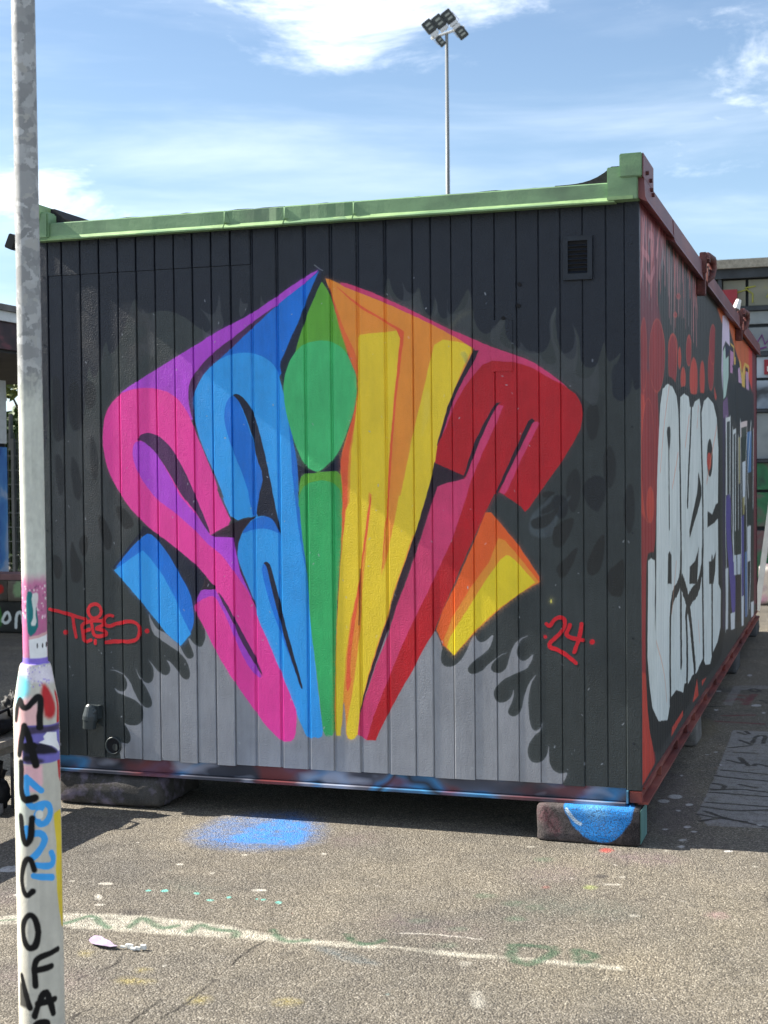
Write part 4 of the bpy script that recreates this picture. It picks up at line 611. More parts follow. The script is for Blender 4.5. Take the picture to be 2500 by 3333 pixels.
GROUND=[
('p',(214,210,194),26,0,0.46,[-2062,-1652,-1982,-1557,-1833,-1508,-1566,-1457,-1403,-1458,-1236,-1473,-962,-1535,-634,-1516,-375,-1510,146,-1491,152,-1528,-88,-1534,-204,-1519,-362,-1557,-605,-1531,-697,-1563,-941,-1587,-1149,-1590,-1324,-1617,-1576,-1638,-1749,-1650,-1915,-1662,-2026,-1705]),
('s',(40,92,62),22,2,0.8,[-1771,-1612,-1750,-1571,-1731,-1500,-1661,-1566,-1599,-1613],15),
('s',(40,92,62),22,2,0.8,[-1532,-1581,-1548,-1473,-1504,-1506,-1416,-1573,-1387,-1525],15),
('s',(40,92,62),22,2,0.8,[-1317,-1569,-1313,-1477,-1263,-1527,-1154,-1521,-1144,-1581],15),
('s',(40,92,62),22,2,0.8,[-1045,-1476,-1014,-1530,-954,-1574,-894,-1539],15),
('s',(40,92,62),22,2,0.8,[-786,-1450,-751,-1502,-692,-1533,-655,-1473],15),
('s',(40,90,62),24,2,0.8,[-232,-1397,-106,-1371,-74,-1420,-125,-1538,-155,-1569,-214,-1508,-220,-1417],18),
('s',(40,90,62),24,2,0.8,[-20,-1381,9,-1520,61,-1415,-20,-1381],18),
('s',(60,108,76),14,2,0.6,[-2036,-1663,-1964,-1628,-1952,-1611],10),
('s',(226,224,212),5,2,0.55,[-620,-1381,-480,-1360,-341,-1368],5),
('p',(34,130,212),70,1,1,[-1692,-356,-1683,-100,-1560,69,-1418,-153,-1358,-418,-1510,-431,-1765,-457]),
('p',(40,120,200),160,1,0.45,[-1894,-414,-1875,26,-1531,170,-1304,-285,-1423,-514,-1717,-560]),
('p',(110,205,190),6,2,0.9,[-1663,-1173,-1663,-1182,-1670,-1187,-1679,-1187,-1687,-1180,-1687,-1172,-1681,-1166,-1671,-1167]),
('p',(110,205,190),6,2,0.9,[-1596,-1160,-1595,-1172,-1603,-1180,-1616,-1179,-1626,-1169,-1628,-1156,-1619,-1148,-1606,-1150]),
('p',(110,205,190),6,2,0.9,[-1473,-1157,-1470,-1170,-1475,-1176,-1484,-1174,-1493,-1163,-1495,-1151,-1490,-1144,-1481,-1147]),
('p',(110,205,190),6,2,0.9,[-1387,-1222,-1387,-1232,-1394,-1239,-1405,-1238,-1413,-1230,-1414,-1219,-1406,-1213,-1395,-1214]),
('p',(110,205,190),6,2,0.9,[-1340,-1170,-1338,-1180,-1342,-1185,-1349,-1183,-1355,-1174,-1357,-1164,-1354,-1159,-1347,-1161]),
('p',(110,205,190),6,2,0.9,[-1200,-1158,-1201,-1167,-1207,-1172,-1217,-1172,-1223,-1165,-1223,-1157,-1216,-1151,-1207,-1152]),
('p',(110,205,190),6,2,0.9,[-1135,-1177,-1134,-1189,-1140,-1196,-1150,-1194,-1158,-1184,-1159,-1172,-1153,-1165,-1143,-1167]),
('p',(110,205,190),6,2,0.9,[-1235,-1160,-1234,-1166,-1236,-1169,-1241,-1168,-1245,-1163,-1245,-1157,-1243,-1153,-1239,-1155]),
('p',(216,212,200),10,2,0.7,[-1800,-1301,-1788,-1329,-1788,-1345,-1799,-1342,-1817,-1323,-1833,-1295,-1840,-1271,-1834,-1264,-1818,-1276]),
('p',(216,212,200),10,2,0.7,[-1845,-1135,-1846,-1148,-1860,-1158,-1881,-1162,-1898,-1157,-1905,-1146,-1897,-1134,-1878,-1126,-1858,-1127]),
('p',(216,212,200),10,2,0.7,[-1744,-1382,-1745,-1390,-1753,-1396,-1766,-1398,-1777,-1396,-1780,-1389,-1776,-1381,-1764,-1377,-1752,-1377]),
('p',(216,212,200),10,2,0.7,[-2005,-1143,-2005,-1150,-2010,-1154,-2019,-1156,-2027,-1153,-2030,-1147,-2028,-1142,-2020,-1138,-2011,-1139]),
('p',(216,212,200),10,2,0.7,[-1708,-814,-1708,-823,-1714,-830,-1724,-831,-1734,-826,-1738,-818,-1735,-810,-1726,-806,-1715,-807]),
('p',(216,212,200),10,2,0.7,[-1532,-893,-1529,-903,-1531,-910,-1538,-910,-1545,-903,-1549,-893,-1549,-884,-1545,-881,-1538,-884]),
('p',(216,212,200),10,2,0.7,[-1514,-614,-1514,-623,-1520,-630,-1531,-632,-1540,-627,-1544,-618,-1541,-609,-1532,-605,-1521,-607]),
('p',(216,212,200),10,2,0.7,[-2117,-1367,-2113,-1378,-2114,-1384,-2121,-1384,-2130,-1377,-2137,-1367,-2138,-1358,-2134,-1354,-2125,-1358]),
('p',(216,212,200),10,2,0.7,[-1235,-1897,-1233,-1904,-1235,-1908,-1239,-1908,-1244,-1904,-1248,-1897,-1248,-1891,-1244,-1889,-1239,-1891]),
('p',(216,212,200),10,2,0.7,[-1207,-507,-1206,-519,-1212,-526,-1221,-527,-1230,-520,-1234,-509,-1232,-498,-1224,-494,-1214,-497]),
('p',(216,212,200),10,2,0.7,[-1245,-1048,-1248,-1059,-1264,-1069,-1285,-1073,-1301,-1070,-1305,-1060,-1295,-1049,-1275,-1042,-1256,-1041]),
('p',(206,206,206),8,1,0.85,[-2379,-1113,-2385,-1039,-2339,-1015,-2291,-1087,-2326,-1114]),
('p',(190,172,76),70,2,0.38,[-1275,-1953,-1274,-1961,-1279,-1967,-1288,-1968,-1297,-1964,-1301,-1956,-1299,-1949,-1291,-1945,-1281,-1946]),
('p',(190,172,76),70,2,0.38,[-1284,-2045,-1283,-2055,-1290,-2063,-1302,-2065,-1313,-2059,-1318,-2050,-1315,-2040,-1305,-2035,-1292,-2037]),
('p',(190,172,76),70,2,0.38,[-1217,-2042,-1221,-2051,-1240,-2061,-1263,-2066,-1281,-2065,-1285,-2058,-1273,-2048,-1251,-2040,-1229,-2037]),
('p',(190,172,76),70,2,0.38,[-987,-2127,-985,-2144,-994,-2156,-1010,-2158,-1026,-2148,-1034,-2132,-1030,-2117,-1016,-2109,-999,-2114]),
('p',(190,172,76),70,2,0.38,[-719,-2067,-721,-2084,-737,-2098,-760,-2102,-779,-2094,-786,-2077,-777,-2060,-756,-2051,-733,-2053]),
('p',(190,172,76),70,2,0.38,[-1532,-1865,-1528,-1876,-1531,-1883,-1539,-1883,-1549,-1876,-1555,-1865,-1555,-1855,-1549,-1851,-1540,-1855]),
('p',(198,56,44),30,2,0.95,[-96,-130,-97,-153,-108,-169,-124,-174,-138,-164,-147,-145,-145,-123,-135,-106,-119,-101,-104,-111]),
('p',(160,60,60),40,2,0.8,[-248,-720,-248,-728,-252,-733,-257,-731,-261,-723,-261,-715,-257,-710,-251,-712]),
('p',(206,202,190),22,2,0.6,[-314,-1601,-315,-1616,-325,-1626,-339,-1628,-351,-1619,-354,-1605,-349,-1592,-336,-1585,-322,-1589]),
('p',(206,202,190),22,2,0.6,[-199,-1892,-192,-1939,-197,-1966,-212,-1961,-230,-1927,-243,-1878,-244,-1837,-233,-1825,-215,-1846]),
('p',(206,202,190),22,2,0.6,[9,-607,3,-617,-16,-627,-39,-632,-55,-630,-56,-622,-42,-611,-20,-603,0,-601]),
('p',(206,202,190),22,2,0.6,[173,15,171,2,164,-6,156,-6,149,2,147,14,152,26,160,30,169,26]),
('p',(206,202,190),22,2,0.6,[176,117,175,101,167,91,156,91,148,101,147,116,152,130,162,136,171,131]),
('p',(206,202,190),22,2,0.6,[367,-15,365,-25,358,-33,349,-33,343,-27,342,-17,347,-8,355,-4,363,-7]),
('p',(206,202,190),22,2,0.6,[-418,-167,-419,-177,-425,-184,-434,-184,-442,-179,-444,-169,-440,-160,-431,-155,-423,-158]),
('p',(206,202,190),22,2,0.6,[10,-501,9,-510,2,-516,-6,-517,-12,-512,-13,-503,-9,-495,-1,-492,6,-494]),
('p',(206,202,190),22,2,0.6,[-146,-61,-146,-74,-150,-81,-156,-81,-161,-72,-163,-60,-161,-49,-156,-45,-150,-50]),
('p',(206,202,190),22,2,0.6,[122,-75,121,-82,117,-87,111,-88,107,-83,106,-76,109,-69,114,-66,119,-68]),
('p',(206,202,190),22,2,0.6,[124,-965,122,-976,113,-984,103,-985,95,-979,93,-968,99,-958,109,-953,119,-956]),
('p',(206,202,190),22,2,0.6,[479,-215,477,-224,474,-229,469,-229,465,-223,465,-214,467,-206,472,-203,476,-206]),
('p',(50,50,56),20,1,0.8,[-108,-535,-90,-481,-51,-502,-74,-548]),
('p',(50,50,50),20,2,0.6,[105,-444,102,-459,90,-468,78,-466,71,-454,74,-439,85,-430,98,-432]),
('p',(46,48,54),60,2,0.6,[-1569,-1416,-1568,-1435,-1582,-1451,-1606,-1459,-1632,-1454,-1649,-1439,-1650,-1420,-1636,-1404,-1611,-1396,-1586,-1401]),
('p',(46,48,54),60,2,0.55,[-875,-1670,-876,-1684,-887,-1695,-905,-1701,-923,-1698,-933,-1687,-932,-1673,-921,-1661,-903,-1656,-886,-1659]),
('p',(60,64,64),160,2,0.5,[-531,-1206,-529,-1276,-559,-1327,-611,-1342,-665,-1316,-701,-1257,-706,-1186,-676,-1132,-622,-1116,-566,-1145]),
('p',(80,100,110),60,1,0.5,[-875,-1587,-728,-1614,-572,-1704,-698,-1697]),
('p',(60,104,76),50,2,0.4,[-562,-1229,-566,-1247,-584,-1261,-608,-1265,-627,-1257,-632,-1240,-621,-1223,-598,-1213,-575,-1216]),
('p',(60,104,76),50,2,0.4,[-409,-1275,-413,-1293,-431,-1307,-455,-1311,-473,-1303,-478,-1287,-466,-1270,-444,-1260,-421,-1262]),
('p',(60,104,76),50,2,0.4,[-404,-1447,-407,-1464,-425,-1477,-447,-1481,-465,-1474,-469,-1459,-458,-1443,-437,-1434,-415,-1435]),
('p',(60,104,76),50,2,0.4,[-409,-873,-413,-894,-433,-910,-458,-913,-478,-904,-483,-885,-470,-865,-446,-855,-422,-858]),
('p',(60,104,76),50,2,0.4,[-245,-1109,-249,-1127,-268,-1142,-292,-1146,-310,-1137,-314,-1120,-302,-1102,-279,-1092,-257,-1095]),
('p',(60,104,76),50,2,0.4,[-202,-958,-207,-978,-226,-993,-250,-997,-269,-987,-273,-969,-260,-951,-237,-940,-214,-943]),
('p',(60,104,76),50,2,0.4,[-300,-335,-305,-360,-327,-378,-354,-382,-376,-369,-380,-346,-367,-324,-340,-312,-314,-316]),
('p',(60,104,76),50,2,0.4,[-290,-941,-295,-961,-314,-976,-339,-980,-358,-971,-362,-952,-349,-933,-326,-923,-302,-926]),
('p',(180,200,90),40,2,0.4,[-76,-669,-79,-690,-92,-702,-108,-698,-118,-681,-115,-661,-102,-649,-86,-652]),
('p',(120,92,110),200,1,0.35,[-171,-189,54,-124,204,-225,33,-309]),
('p',(190,140,150),60,2,0.3,[417,-873,410,-902,389,-919,367,-915,355,-892,362,-862,383,-845,406,-850]),
('s',(34,31,30),5,1,1,[-1419,-1854,-1394,-1938,-1417,-1999,-1440,-2060,-1439,-2102],5),
('s',(34,31,30),5,1,1,[-1025,-1583,-1046,-1709,-1040,-1832],5),
('s',(34,31,30),5,1,1,[-1032,-1970,-1034,-2083,-1032,-2179,-1049,-2296],5),
('s',(34,31,30),5,1,1,[-1117,-2176,-1120,-2272,-1118,-2360],5),
('s',(34,31,30),5,1,1,[-1281,-2282,-1298,-2343,-1283,-2409],5),
('p',(150,150,152),8,0,0.8,[171,607,178,1505,166,2784,682,2773,856,570,491,415,235,392]),
('s',(44,44,46),6,1,0.9,[178,587,265,547,388,509],13),
('s',(44,44,46),6,1,0.9,[201,660,289,554,490,435],13),
('s',(44,44,46),6,1,0.9,[183,745,327,696,473,760],13),
('s',(44,44,46),6,1,0.9,[194,841,470,827],13),
('s',(44,44,46),6,1,0.9,[190,1058,459,1035],13),
('s',(44,44,46),6,1,0.9,[191,1108,318,1169,454,1132],13),
('s',(44,44,46),6,1,0.9,[188,1262,245,1226,242,1123,189,1133],13),
('s',(44,44,46),6,1,0.9,[183,1450,252,1415,441,1387],13),
('s',(44,44,46),6,1,0.9,[198,1596,433,1548],13),
('s',(44,44,46),6,1,0.9,[311,1271,394,1216],13),
('s',(44,44,46),6,1,0.9,[205,1866,305,1772,254,2005,323,1748],13),
('s',(44,44,46),6,1,0.9,[224,2093,343,2093],13),
('s',(44,44,46),6,1,0.9,[190,2216,299,2313],13),
('s',(44,44,46),6,1,0.9,[227,2468,297,2347],13),
('s',(44,44,46),6,1,0.9,[203,2718,246,2654],13),
('s',(44,44,46),6,1,0.9,[301,2383,311,2635,367,2650,361,2399],13),
('s',(44,44,46),6,1,0.9,[351,1755,359,1817,423,1746],13),
('s',(44,44,46),6,1,0.9,[239,2765,270,2679],13),
('s',(44,44,46),6,1,0.9,[289,554,226,494,200,465],13),
('p',(92,82,88),120,1,0.5,[-150,1499,-23,1593,144,1045,179,376,27,134]),
('p',(110,100,72),100,1,0.55,[-113,3280,44,3068,109,2768,14,2269,-29,2327]),
('s',(120,44,56),20,1,0.7,[48,3874,124,4042,166,3857,203,4215],26),
('s',(120,44,56),20,1,0.7,[80,3288,241,3353],26),
('s',(120,44,56),20,1,0.7,[51,3070,320,3041],26),
('s',(120,44,56),20,1,0.7,[70,4180,194,4111,172,3764],26),
('p',(150,150,152),14,0,0.5,[31,3726,39,4601,499,4721,502,4611,100,4398,91,3695]),
('p',(198,198,200),7,2,0.85,[72,926,67,893,48,872,23,870,5,890,1,923,14,952,37,964,60,954]),
('p',(198,198,200),7,2,0.85,[27,817,23,792,6,774,-14,773,-30,788,-33,813,-22,836,-2,847,17,839]),
('p',(198,198,200),7,2,0.85,[139,774,136,756,126,743,112,743,102,754,100,773,107,789,120,796,133,790]),
('p',(198,198,200),7,2,0.85,[172,350,170,333,161,323,151,323,142,333,141,349,146,364,157,369,167,364]),
('p',(198,198,200),7,2,0.85,[82,281,79,272,70,264,60,263,52,268,51,277,57,286,67,291,77,289]),
('p',(198,198,200),7,2,0.85,[178,8,175,-4,167,-13,157,-13,149,-6,148,6,153,17,163,22,173,19]),
('p',(198,198,200),7,2,0.85,[95,641,93,629,87,621,79,621,73,629,71,641,76,651,83,655,91,651]),
('p',(198,198,200),7,2,0.85,[178,120,174,109,164,101,152,99,143,105,142,115,149,125,161,130,172,128]),
('p',(198,198,200),7,2,0.85,[141,2077,139,2064,133,2055,125,2055,119,2064,118,2077,122,2088,130,2093,137,2088]),
('p',(198,198,200),7,2,0.85,[101,1988,99,1977,93,1970,85,1970,79,1976,78,1987,82,1997,90,2001,97,1997]),
('p',(198,198,200),7,2,0.85,[21,1405,21,1391,18,1383,13,1384,9,1394,8,1409,9,1421,14,1425,18,1419]),
('p',(198,198,200),7,2,0.85,[374,-7,371,-17,361,-25,349,-27,341,-22,340,-12,347,-3,359,2,369,1]),
('p',(198,198,200),7,2,0.85,[132,5165,130,5125,120,5101,106,5105,96,5134,93,5176,100,5210,112,5221,125,5203]),
('p',(198,198,200),7,2,0.85,[21,3502,20,3478,13,3464,3,3466,-5,3483,-7,3507,-2,3527,7,3534,16,3524]),
('p',(198,198,200),7,2,0.85,[281,3745,275,3708,255,3684,231,3684,214,3708,212,3746,225,3779,249,3792,271,3779]),
('p',(198,198,200),7,2,0.85,[324,3462,322,3442,314,3430,305,3431,298,3445,297,3466,302,3483,311,3489,320,3481]),
('p',(198,198,200),7,2,0.85,[-24,4312,-27,4284,-39,4267,-55,4268,-67,4287,-69,4315,-61,4340,-46,4349,-32,4338]),
('p',(198,198,200),7,2,0.85,[204,273,201,264,194,258,184,257,178,261,177,269,182,277,191,281,200,279]),
('p',(198,198,200),7,2,0.85,[189,1725,189,1710,185,1701,181,1702,177,1714,175,1730,177,1743,182,1747,186,1740]),
('p',(198,198,200),7,2,0.85,[464,468,462,457,456,449,448,449,443,456,442,467,446,477,454,481,461,478]),
('s',(40,40,44),10,2,0.8,[152,4412,204,4319,237,4407,185,4501,152,4412],16),
('s',(40,40,44),10,2,0.8,[261,3979,315,3849],16),
('s',(40,40,44),10,2,0.8,[-88,3601,38,3644],16),
]
POLE=[
('p',(186,189,178),160,0,0.85,[-190,1787,190,1787,190,1187,-190,1187]),
('p',(178,175,163),3,0,1.0,[-190,1075,190,1075,190,128,-190,128]),
('p',(176,92,136),40,0,0.9,[-190,1291,190,1291,190,1083,-190,1083]),
('p',(220,190,205),3,2,0.8,[33,1269,32,1266,30,1265,29,1267,29,1270,30,1272,32,1271]),
('p',(110,70,100),3,2,0.8,[4,1211,3,1207,-1,1206,-4,1209,-4,1213,-1,1215,3,1214]),
('p',(214,214,208),3,2,0.8,[-4,1244,-4,1243,-6,1243,-7,1244,-7,1245,-6,1246,-4,1246]),
('p',(220,190,205),3,2,0.8,[-2,1210,-4,1209,-8,1208,-11,1209,-11,1211,-8,1212,-4,1212]),
('p',(110,70,100),3,2,0.8,[-38,1220,-40,1219,-46,1218,-51,1219,-51,1221,-45,1222,-40,1222]),
('p',(214,214,208),3,2,0.8,[74,1270,69,1266,60,1265,55,1268,55,1272,61,1274,70,1273]),
('p',(220,190,205),3,2,0.8,[-36,1231,-38,1229,-43,1228,-47,1230,-47,1233,-43,1234,-38,1234]),
('p',(110,70,100),3,2,0.8,[41,1207,39,1205,36,1205,34,1206,34,1208,37,1209,39,1209]),
('p',(214,214,208),3,2,0.8,[72,1253,67,1251,59,1251,54,1252,54,1254,60,1255,68,1255]),
('p',(220,190,205),3,2,0.8,[-50,1231,-51,1228,-54,1227,-57,1229,-56,1232,-54,1234,-51,1233]),
('p',(110,70,100),3,2,0.8,[-65,1248,-69,1247,-82,1247,-82,1248,-82,1249,-82,1250,-69,1249]),
('p',(214,214,208),3,2,0.8,[-27,1232,-28,1231,-32,1230,-36,1231,-36,1233,-32,1233,-28,1233]),
('p',(220,190,205),3,2,0.8,[-67,1241,-72,1238,-82,1238,-82,1239,-82,1242,-82,1244,-71,1243]),
('p',(110,70,100),3,2,0.8,[-45,1204,-48,1202,-53,1201,-57,1203,-57,1205,-52,1207,-47,1206]),
('p',(214,214,208),3,2,0.8,[-43,1208,-45,1206,-49,1205,-53,1207,-53,1209,-49,1210,-45,1210]),
('p',(220,190,205),3,2,0.8,[-42,1196,-44,1194,-49,1193,-53,1195,-53,1198,-48,1200,-44,1199]),
('p',(110,70,100),3,2,0.8,[23,1270,22,1267,19,1266,17,1268,18,1271,19,1273,22,1272]),
('p',(214,214,208),3,2,0.8,[19,1261,18,1259,14,1259,12,1260,12,1261,15,1262,18,1262]),
('p',(220,190,205),3,2,0.8,[-32,1233,-34,1230,-38,1229,-41,1232,-41,1235,-38,1237,-33,1236]),
('p',(110,70,100),3,2,0.8,[7,1232,6,1229,3,1229,0,1231,0,1234,3,1236,6,1235]),
('p',(214,214,208),3,2,0.8,[-62,1199,-64,1197,-69,1196,-75,1198,-74,1201,-69,1203,-64,1202]),
('p',(220,190,205),3,2,0.8,[26,1209,24,1207,20,1206,16,1208,16,1210,20,1211,24,1210]),
('p',(110,70,100),3,2,0.8,[-60,1226,-62,1224,-66,1224,-70,1225,-70,1227,-66,1228,-61,1227]),
('p',(214,214,208),3,2,0.8,[-47,1190,-48,1187,-51,1186,-54,1188,-54,1192,-51,1194,-48,1193]),
('p',(220,190,205),3,2,0.8,[51,1192,48,1190,42,1189,38,1191,38,1194,42,1196,48,1195]),
('p',(110,70,100),3,2,0.8,[-66,1244,-70,1242,-82,1242,-82,1243,-82,1244,-82,1246,-70,1245]),
('p',(214,214,208),3,2,0.8,[-37,1211,-39,1210,-44,1210,-48,1210,-48,1212,-44,1213,-39,1212]),
('p',(220,190,205),3,2,0.8,[17,1219,15,1216,12,1215,10,1218,10,1221,12,1224,15,1223]),
('p',(110,70,100),3,2,0.8,[10,1217,9,1214,5,1214,3,1216,3,1219,6,1221,9,1220]),
('p',(214,214,208),3,2,0.8,[4,1261,3,1259,-1,1258,-4,1260,-4,1262,-1,1264,3,1263]),
('p',(220,190,205),3,2,0.8,[-16,1260,-18,1257,-22,1256,-25,1258,-25,1261,-22,1263,-18,1262]),
('p',(110,70,100),3,2,0.8,[15,1270,14,1267,11,1266,9,1268,9,1272,11,1274,14,1273]),
('p',(214,214,208),3,2,0.8,[-41,1270,-43,1268,-48,1268,-53,1269,-53,1270,-48,1271,-43,1271]),
('p',(220,190,205),3,2,0.8,[68,1194,65,1191,58,1191,54,1193,54,1195,59,1197,65,1196]),
('p',(110,70,100),3,2,0.8,[10,1267,8,1265,5,1264,2,1266,2,1269,5,1270,8,1270]),
('p',(214,214,208),3,2,0.8,[-20,1205,-22,1202,-25,1202,-28,1204,-27,1207,-25,1209,-21,1208]),
('p',(220,190,205),3,2,0.8,[51,1264,48,1262,43,1261,39,1263,39,1265,43,1267,48,1266]),
('p',(110,70,100),3,2,0.8,[-44,1198,-45,1195,-48,1194,-50,1196,-49,1200,-47,1203,-45,1202]),
('p',(214,214,208),3,2,0.8,[5,1225,4,1222,2,1221,0,1224,1,1227,2,1229,4,1228]),
('p',(220,190,205),3,2,0.8,[-55,1194,-57,1192,-63,1192,-68,1193,-68,1195,-63,1196,-57,1196]),
('p',(110,70,100),3,2,0.8,[-23,1251,-24,1250,-26,1249,-28,1250,-28,1253,-26,1254,-24,1253]),
('p',(214,214,208),3,2,0.8,[82,1237,79,1233,66,1233,59,1235,59,1239,67,1241,80,1240]),
('p',(220,190,205),3,2,0.8,[-26,1206,-27,1204,-30,1204,-32,1205,-32,1208,-30,1209,-27,1209]),
('p',(110,70,100),3,2,0.8,[-69,1195,-71,1191,-78,1190,-82,1193,-82,1197,-77,1199,-71,1198]),
('p',(214,214,208),3,2,0.8,[46,1225,43,1223,38,1223,34,1224,34,1226,38,1227,43,1226]),
('p',(220,190,205),3,2,0.8,[50,1217,48,1214,45,1214,43,1216,43,1219,46,1221,49,1220]),
('p',(110,70,100),3,2,0.8,[-4,1261,-6,1259,-10,1258,-13,1260,-13,1262,-10,1264,-6,1263]),
('p',(214,214,208),3,2,0.8,[44,1188,42,1185,38,1184,36,1186,36,1190,39,1192,42,1191]),
('p',(220,190,205),3,2,0.8,[67,1190,63,1187,56,1186,52,1188,52,1191,57,1193,64,1193]),
('p',(110,70,100),3,2,0.8,[-30,1222,-32,1220,-34,1219,-37,1221,-36,1224,-34,1226,-31,1225]),
('p',(214,214,208),3,2,0.8,[19,1211,17,1208,14,1207,11,1209,11,1213,14,1216,17,1215]),
('p',(220,190,205),3,2,0.8,[25,1197,23,1196,20,1196,18,1197,18,1198,21,1199,23,1198]),
('p',(110,70,100),3,2,0.8,[-32,1263,-33,1260,-37,1259,-40,1261,-40,1265,-37,1268,-33,1267]),
('p',(214,214,208),3,2,0.8,[-17,1210,-18,1206,-23,1205,-26,1208,-26,1212,-22,1214,-18,1213]),
('p',(220,190,205),3,2,0.8,[-37,1263,-39,1262,-43,1261,-46,1262,-46,1264,-42,1266,-38,1265]),
('p',(110,70,100),3,2,0.8,[-25,1253,-28,1250,-32,1250,-36,1252,-36,1254,-32,1256,-27,1255]),
('p',(214,214,208),3,2,0.8,[-22,1223,-24,1220,-28,1219,-32,1221,-32,1225,-28,1227,-24,1226]),
('p',(220,190,205),3,2,0.8,[0,1204,-1,1202,-3,1201,-5,1203,-5,1206,-3,1207,-1,1207]),
('p',(110,70,100),3,2,0.8,[51,1245,50,1242,46,1241,44,1243,44,1247,47,1249,50,1248]),
('p',(214,214,208),3,2,0.8,[-22,1228,-23,1226,-25,1226,-26,1227,-26,1229,-25,1230,-23,1230]),
('p',(24,104,108),5,1,1.0,[-39,1257,-5,1257,17,1194,16,1156,-33,1136,-43,1194]),
('p',(206,210,206),4,1,0.85,[-15,1250,19,1257,21,1234,3,1207,11,1169,-22,1169,-2,1194]),
('p',(200,160,160),2,0,1.0,[-30,1140,82,1153,82,1138,-28,1131]),
('p',(220,222,224),2,0,1.0,[-30,1132,82,1145,82,1086,25,1080,-26,1082]),
('p',(60,60,64),2,2,1.0,[14,1116,13,1111,10,1109,8,1111,7,1116,8,1122,11,1124,13,1122]),
('p',(60,60,64),2,2,1.0,[43,1116,41,1111,38,1109,35,1111,33,1116,35,1122,38,1124,42,1122]),
('p',(60,60,64),2,2,1.0,[82,1116,76,1111,68,1109,62,1111,60,1116,63,1122,69,1124,78,1122]),
('p',(122,104,188),4,0,1.0,[-190,1085,190,1085,190,1069,-190,1069]),
('p',(208,200,214),14,0,0.7,[-82,1063,82,1063,82,1019,-61,1028]),
('p',(130,108,190),2,2,0.8,[27,1064,25,1063,23,1063,22,1064,23,1065,25,1066,27,1066]),
('p',(220,216,220),2,2,0.8,[-33,1058,-34,1056,-36,1056,-38,1057,-39,1059,-37,1060,-34,1060]),
('p',(130,108,190),2,2,0.8,[21,1022,20,1021,17,1020,15,1021,15,1022,17,1023,20,1023]),
('p',(220,216,220),2,2,0.8,[-12,1033,-13,1032,-15,1031,-17,1032,-18,1034,-16,1034,-13,1034]),
('p',(130,108,190),2,2,0.8,[15,1016,14,1014,13,1013,12,1015,12,1017,13,1019,14,1018]),
('p',(220,216,220),2,2,0.8,[-55,1049,-56,1047,-60,1046,-65,1048,-66,1050,-63,1051,-58,1051]),
('p',(130,108,190),2,2,0.8,[41,1027,40,1025,38,1024,37,1026,37,1028,39,1030,41,1029]),
('p',(220,216,220),2,2,0.8,[-26,1045,-26,1043,-28,1043,-30,1044,-31,1046,-29,1047,-27,1046]),
('p',(130,108,190),2,2,0.8,[2,1041,2,1040,0,1040,-1,1041,-1,1042,0,1042,2,1042]),
('p',(220,216,220),2,2,0.8,[46,1023,44,1022,42,1022,40,1023,40,1024,42,1024,45,1024]),
('p',(130,108,190),2,2,0.8,[49,1020,48,1019,45,1018,43,1019,43,1021,45,1022,48,1021]),
('p',(220,216,220),2,2,0.8,[23,1039,22,1037,21,1036,19,1038,20,1040,21,1042,23,1041]),
('p',(130,108,190),2,2,0.8,[17,1050,16,1049,14,1048,13,1049,13,1052,14,1053,16,1052]),
('p',(220,216,220),2,2,0.8,[53,1032,51,1030,49,1030,48,1031,48,1033,50,1035,52,1034]),
('p',(130,108,190),2,2,0.8,[-38,1026,-39,1025,-41,1024,-44,1025,-44,1027,-42,1028,-40,1028]),
('p',(220,216,220),2,2,0.8,[-52,1037,-53,1035,-57,1035,-62,1036,-62,1037,-59,1038,-55,1038]),
('p',(130,108,190),2,2,0.8,[-21,1029,-21,1027,-23,1027,-25,1028,-25,1030,-24,1032,-22,1031]),
('p',(220,216,220),2,2,0.8,[-19,1022,-20,1021,-22,1021,-24,1022,-24,1023,-22,1024,-20,1024]),
('p',(130,108,190),2,2,0.8,[39,1024,38,1023,36,1022,34,1023,34,1025,36,1025,38,1025]),
('p',(220,216,220),2,2,0.8,[30,1051,29,1050,26,1050,24,1051,24,1052,26,1053,29,1052]),
('p',(130,108,190),2,2,0.8,[-2,1028,-2,1027,-4,1027,-5,1027,-5,1029,-4,1029,-3,1029]),
('p',(220,216,220),2,2,0.8,[-29,1061,-30,1059,-33,1059,-35,1060,-35,1062,-33,1063,-30,1062]),
('p',(130,108,190),2,2,0.8,[11,1026,10,1024,9,1024,7,1025,7,1027,9,1029,10,1028]),
('p',(220,216,220),2,2,0.8,[16,1063,15,1062,13,1062,12,1063,12,1064,14,1065,16,1064]),
('p',(130,108,190),2,2,0.8,[30,1031,28,1029,26,1028,24,1029,24,1032,26,1033,29,1033]),
('p',(220,216,220),2,2,0.8,[47,1043,45,1041,42,1041,40,1042,41,1044,43,1045,46,1044]),
('p',(130,108,190),2,2,0.8,[51,1027,49,1025,46,1024,44,1025,44,1028,47,1029,50,1029]),
('p',(220,216,220),2,2,0.8,[-34,1037,-34,1035,-36,1035,-38,1036,-38,1038,-37,1039,-35,1039]),
('p',(130,108,190),2,2,0.8,[-22,1039,-23,1038,-25,1038,-27,1038,-27,1040,-25,1041,-23,1040]),
('p',(220,216,220),2,2,0.8,[3,1041,2,1039,0,1038,-1,1040,-1,1042,0,1044,2,1043]),
('p',(130,108,190),2,2,0.8,[-19,1024,-19,1023,-20,1022,-22,1023,-22,1024,-21,1025,-19,1025]),
('p',(220,216,220),2,2,0.8,[-46,1031,-46,1030,-49,1029,-51,1030,-52,1032,-50,1034,-47,1033]),
('p',(130,108,190),2,2,0.8,[-4,1062,-5,1060,-6,1059,-7,1061,-7,1063,-5,1064,-4,1063]),
('p',(220,216,220),2,2,0.8,[-7,1027,-8,1025,-10,1024,-11,1026,-12,1028,-10,1029,-8,1029]),
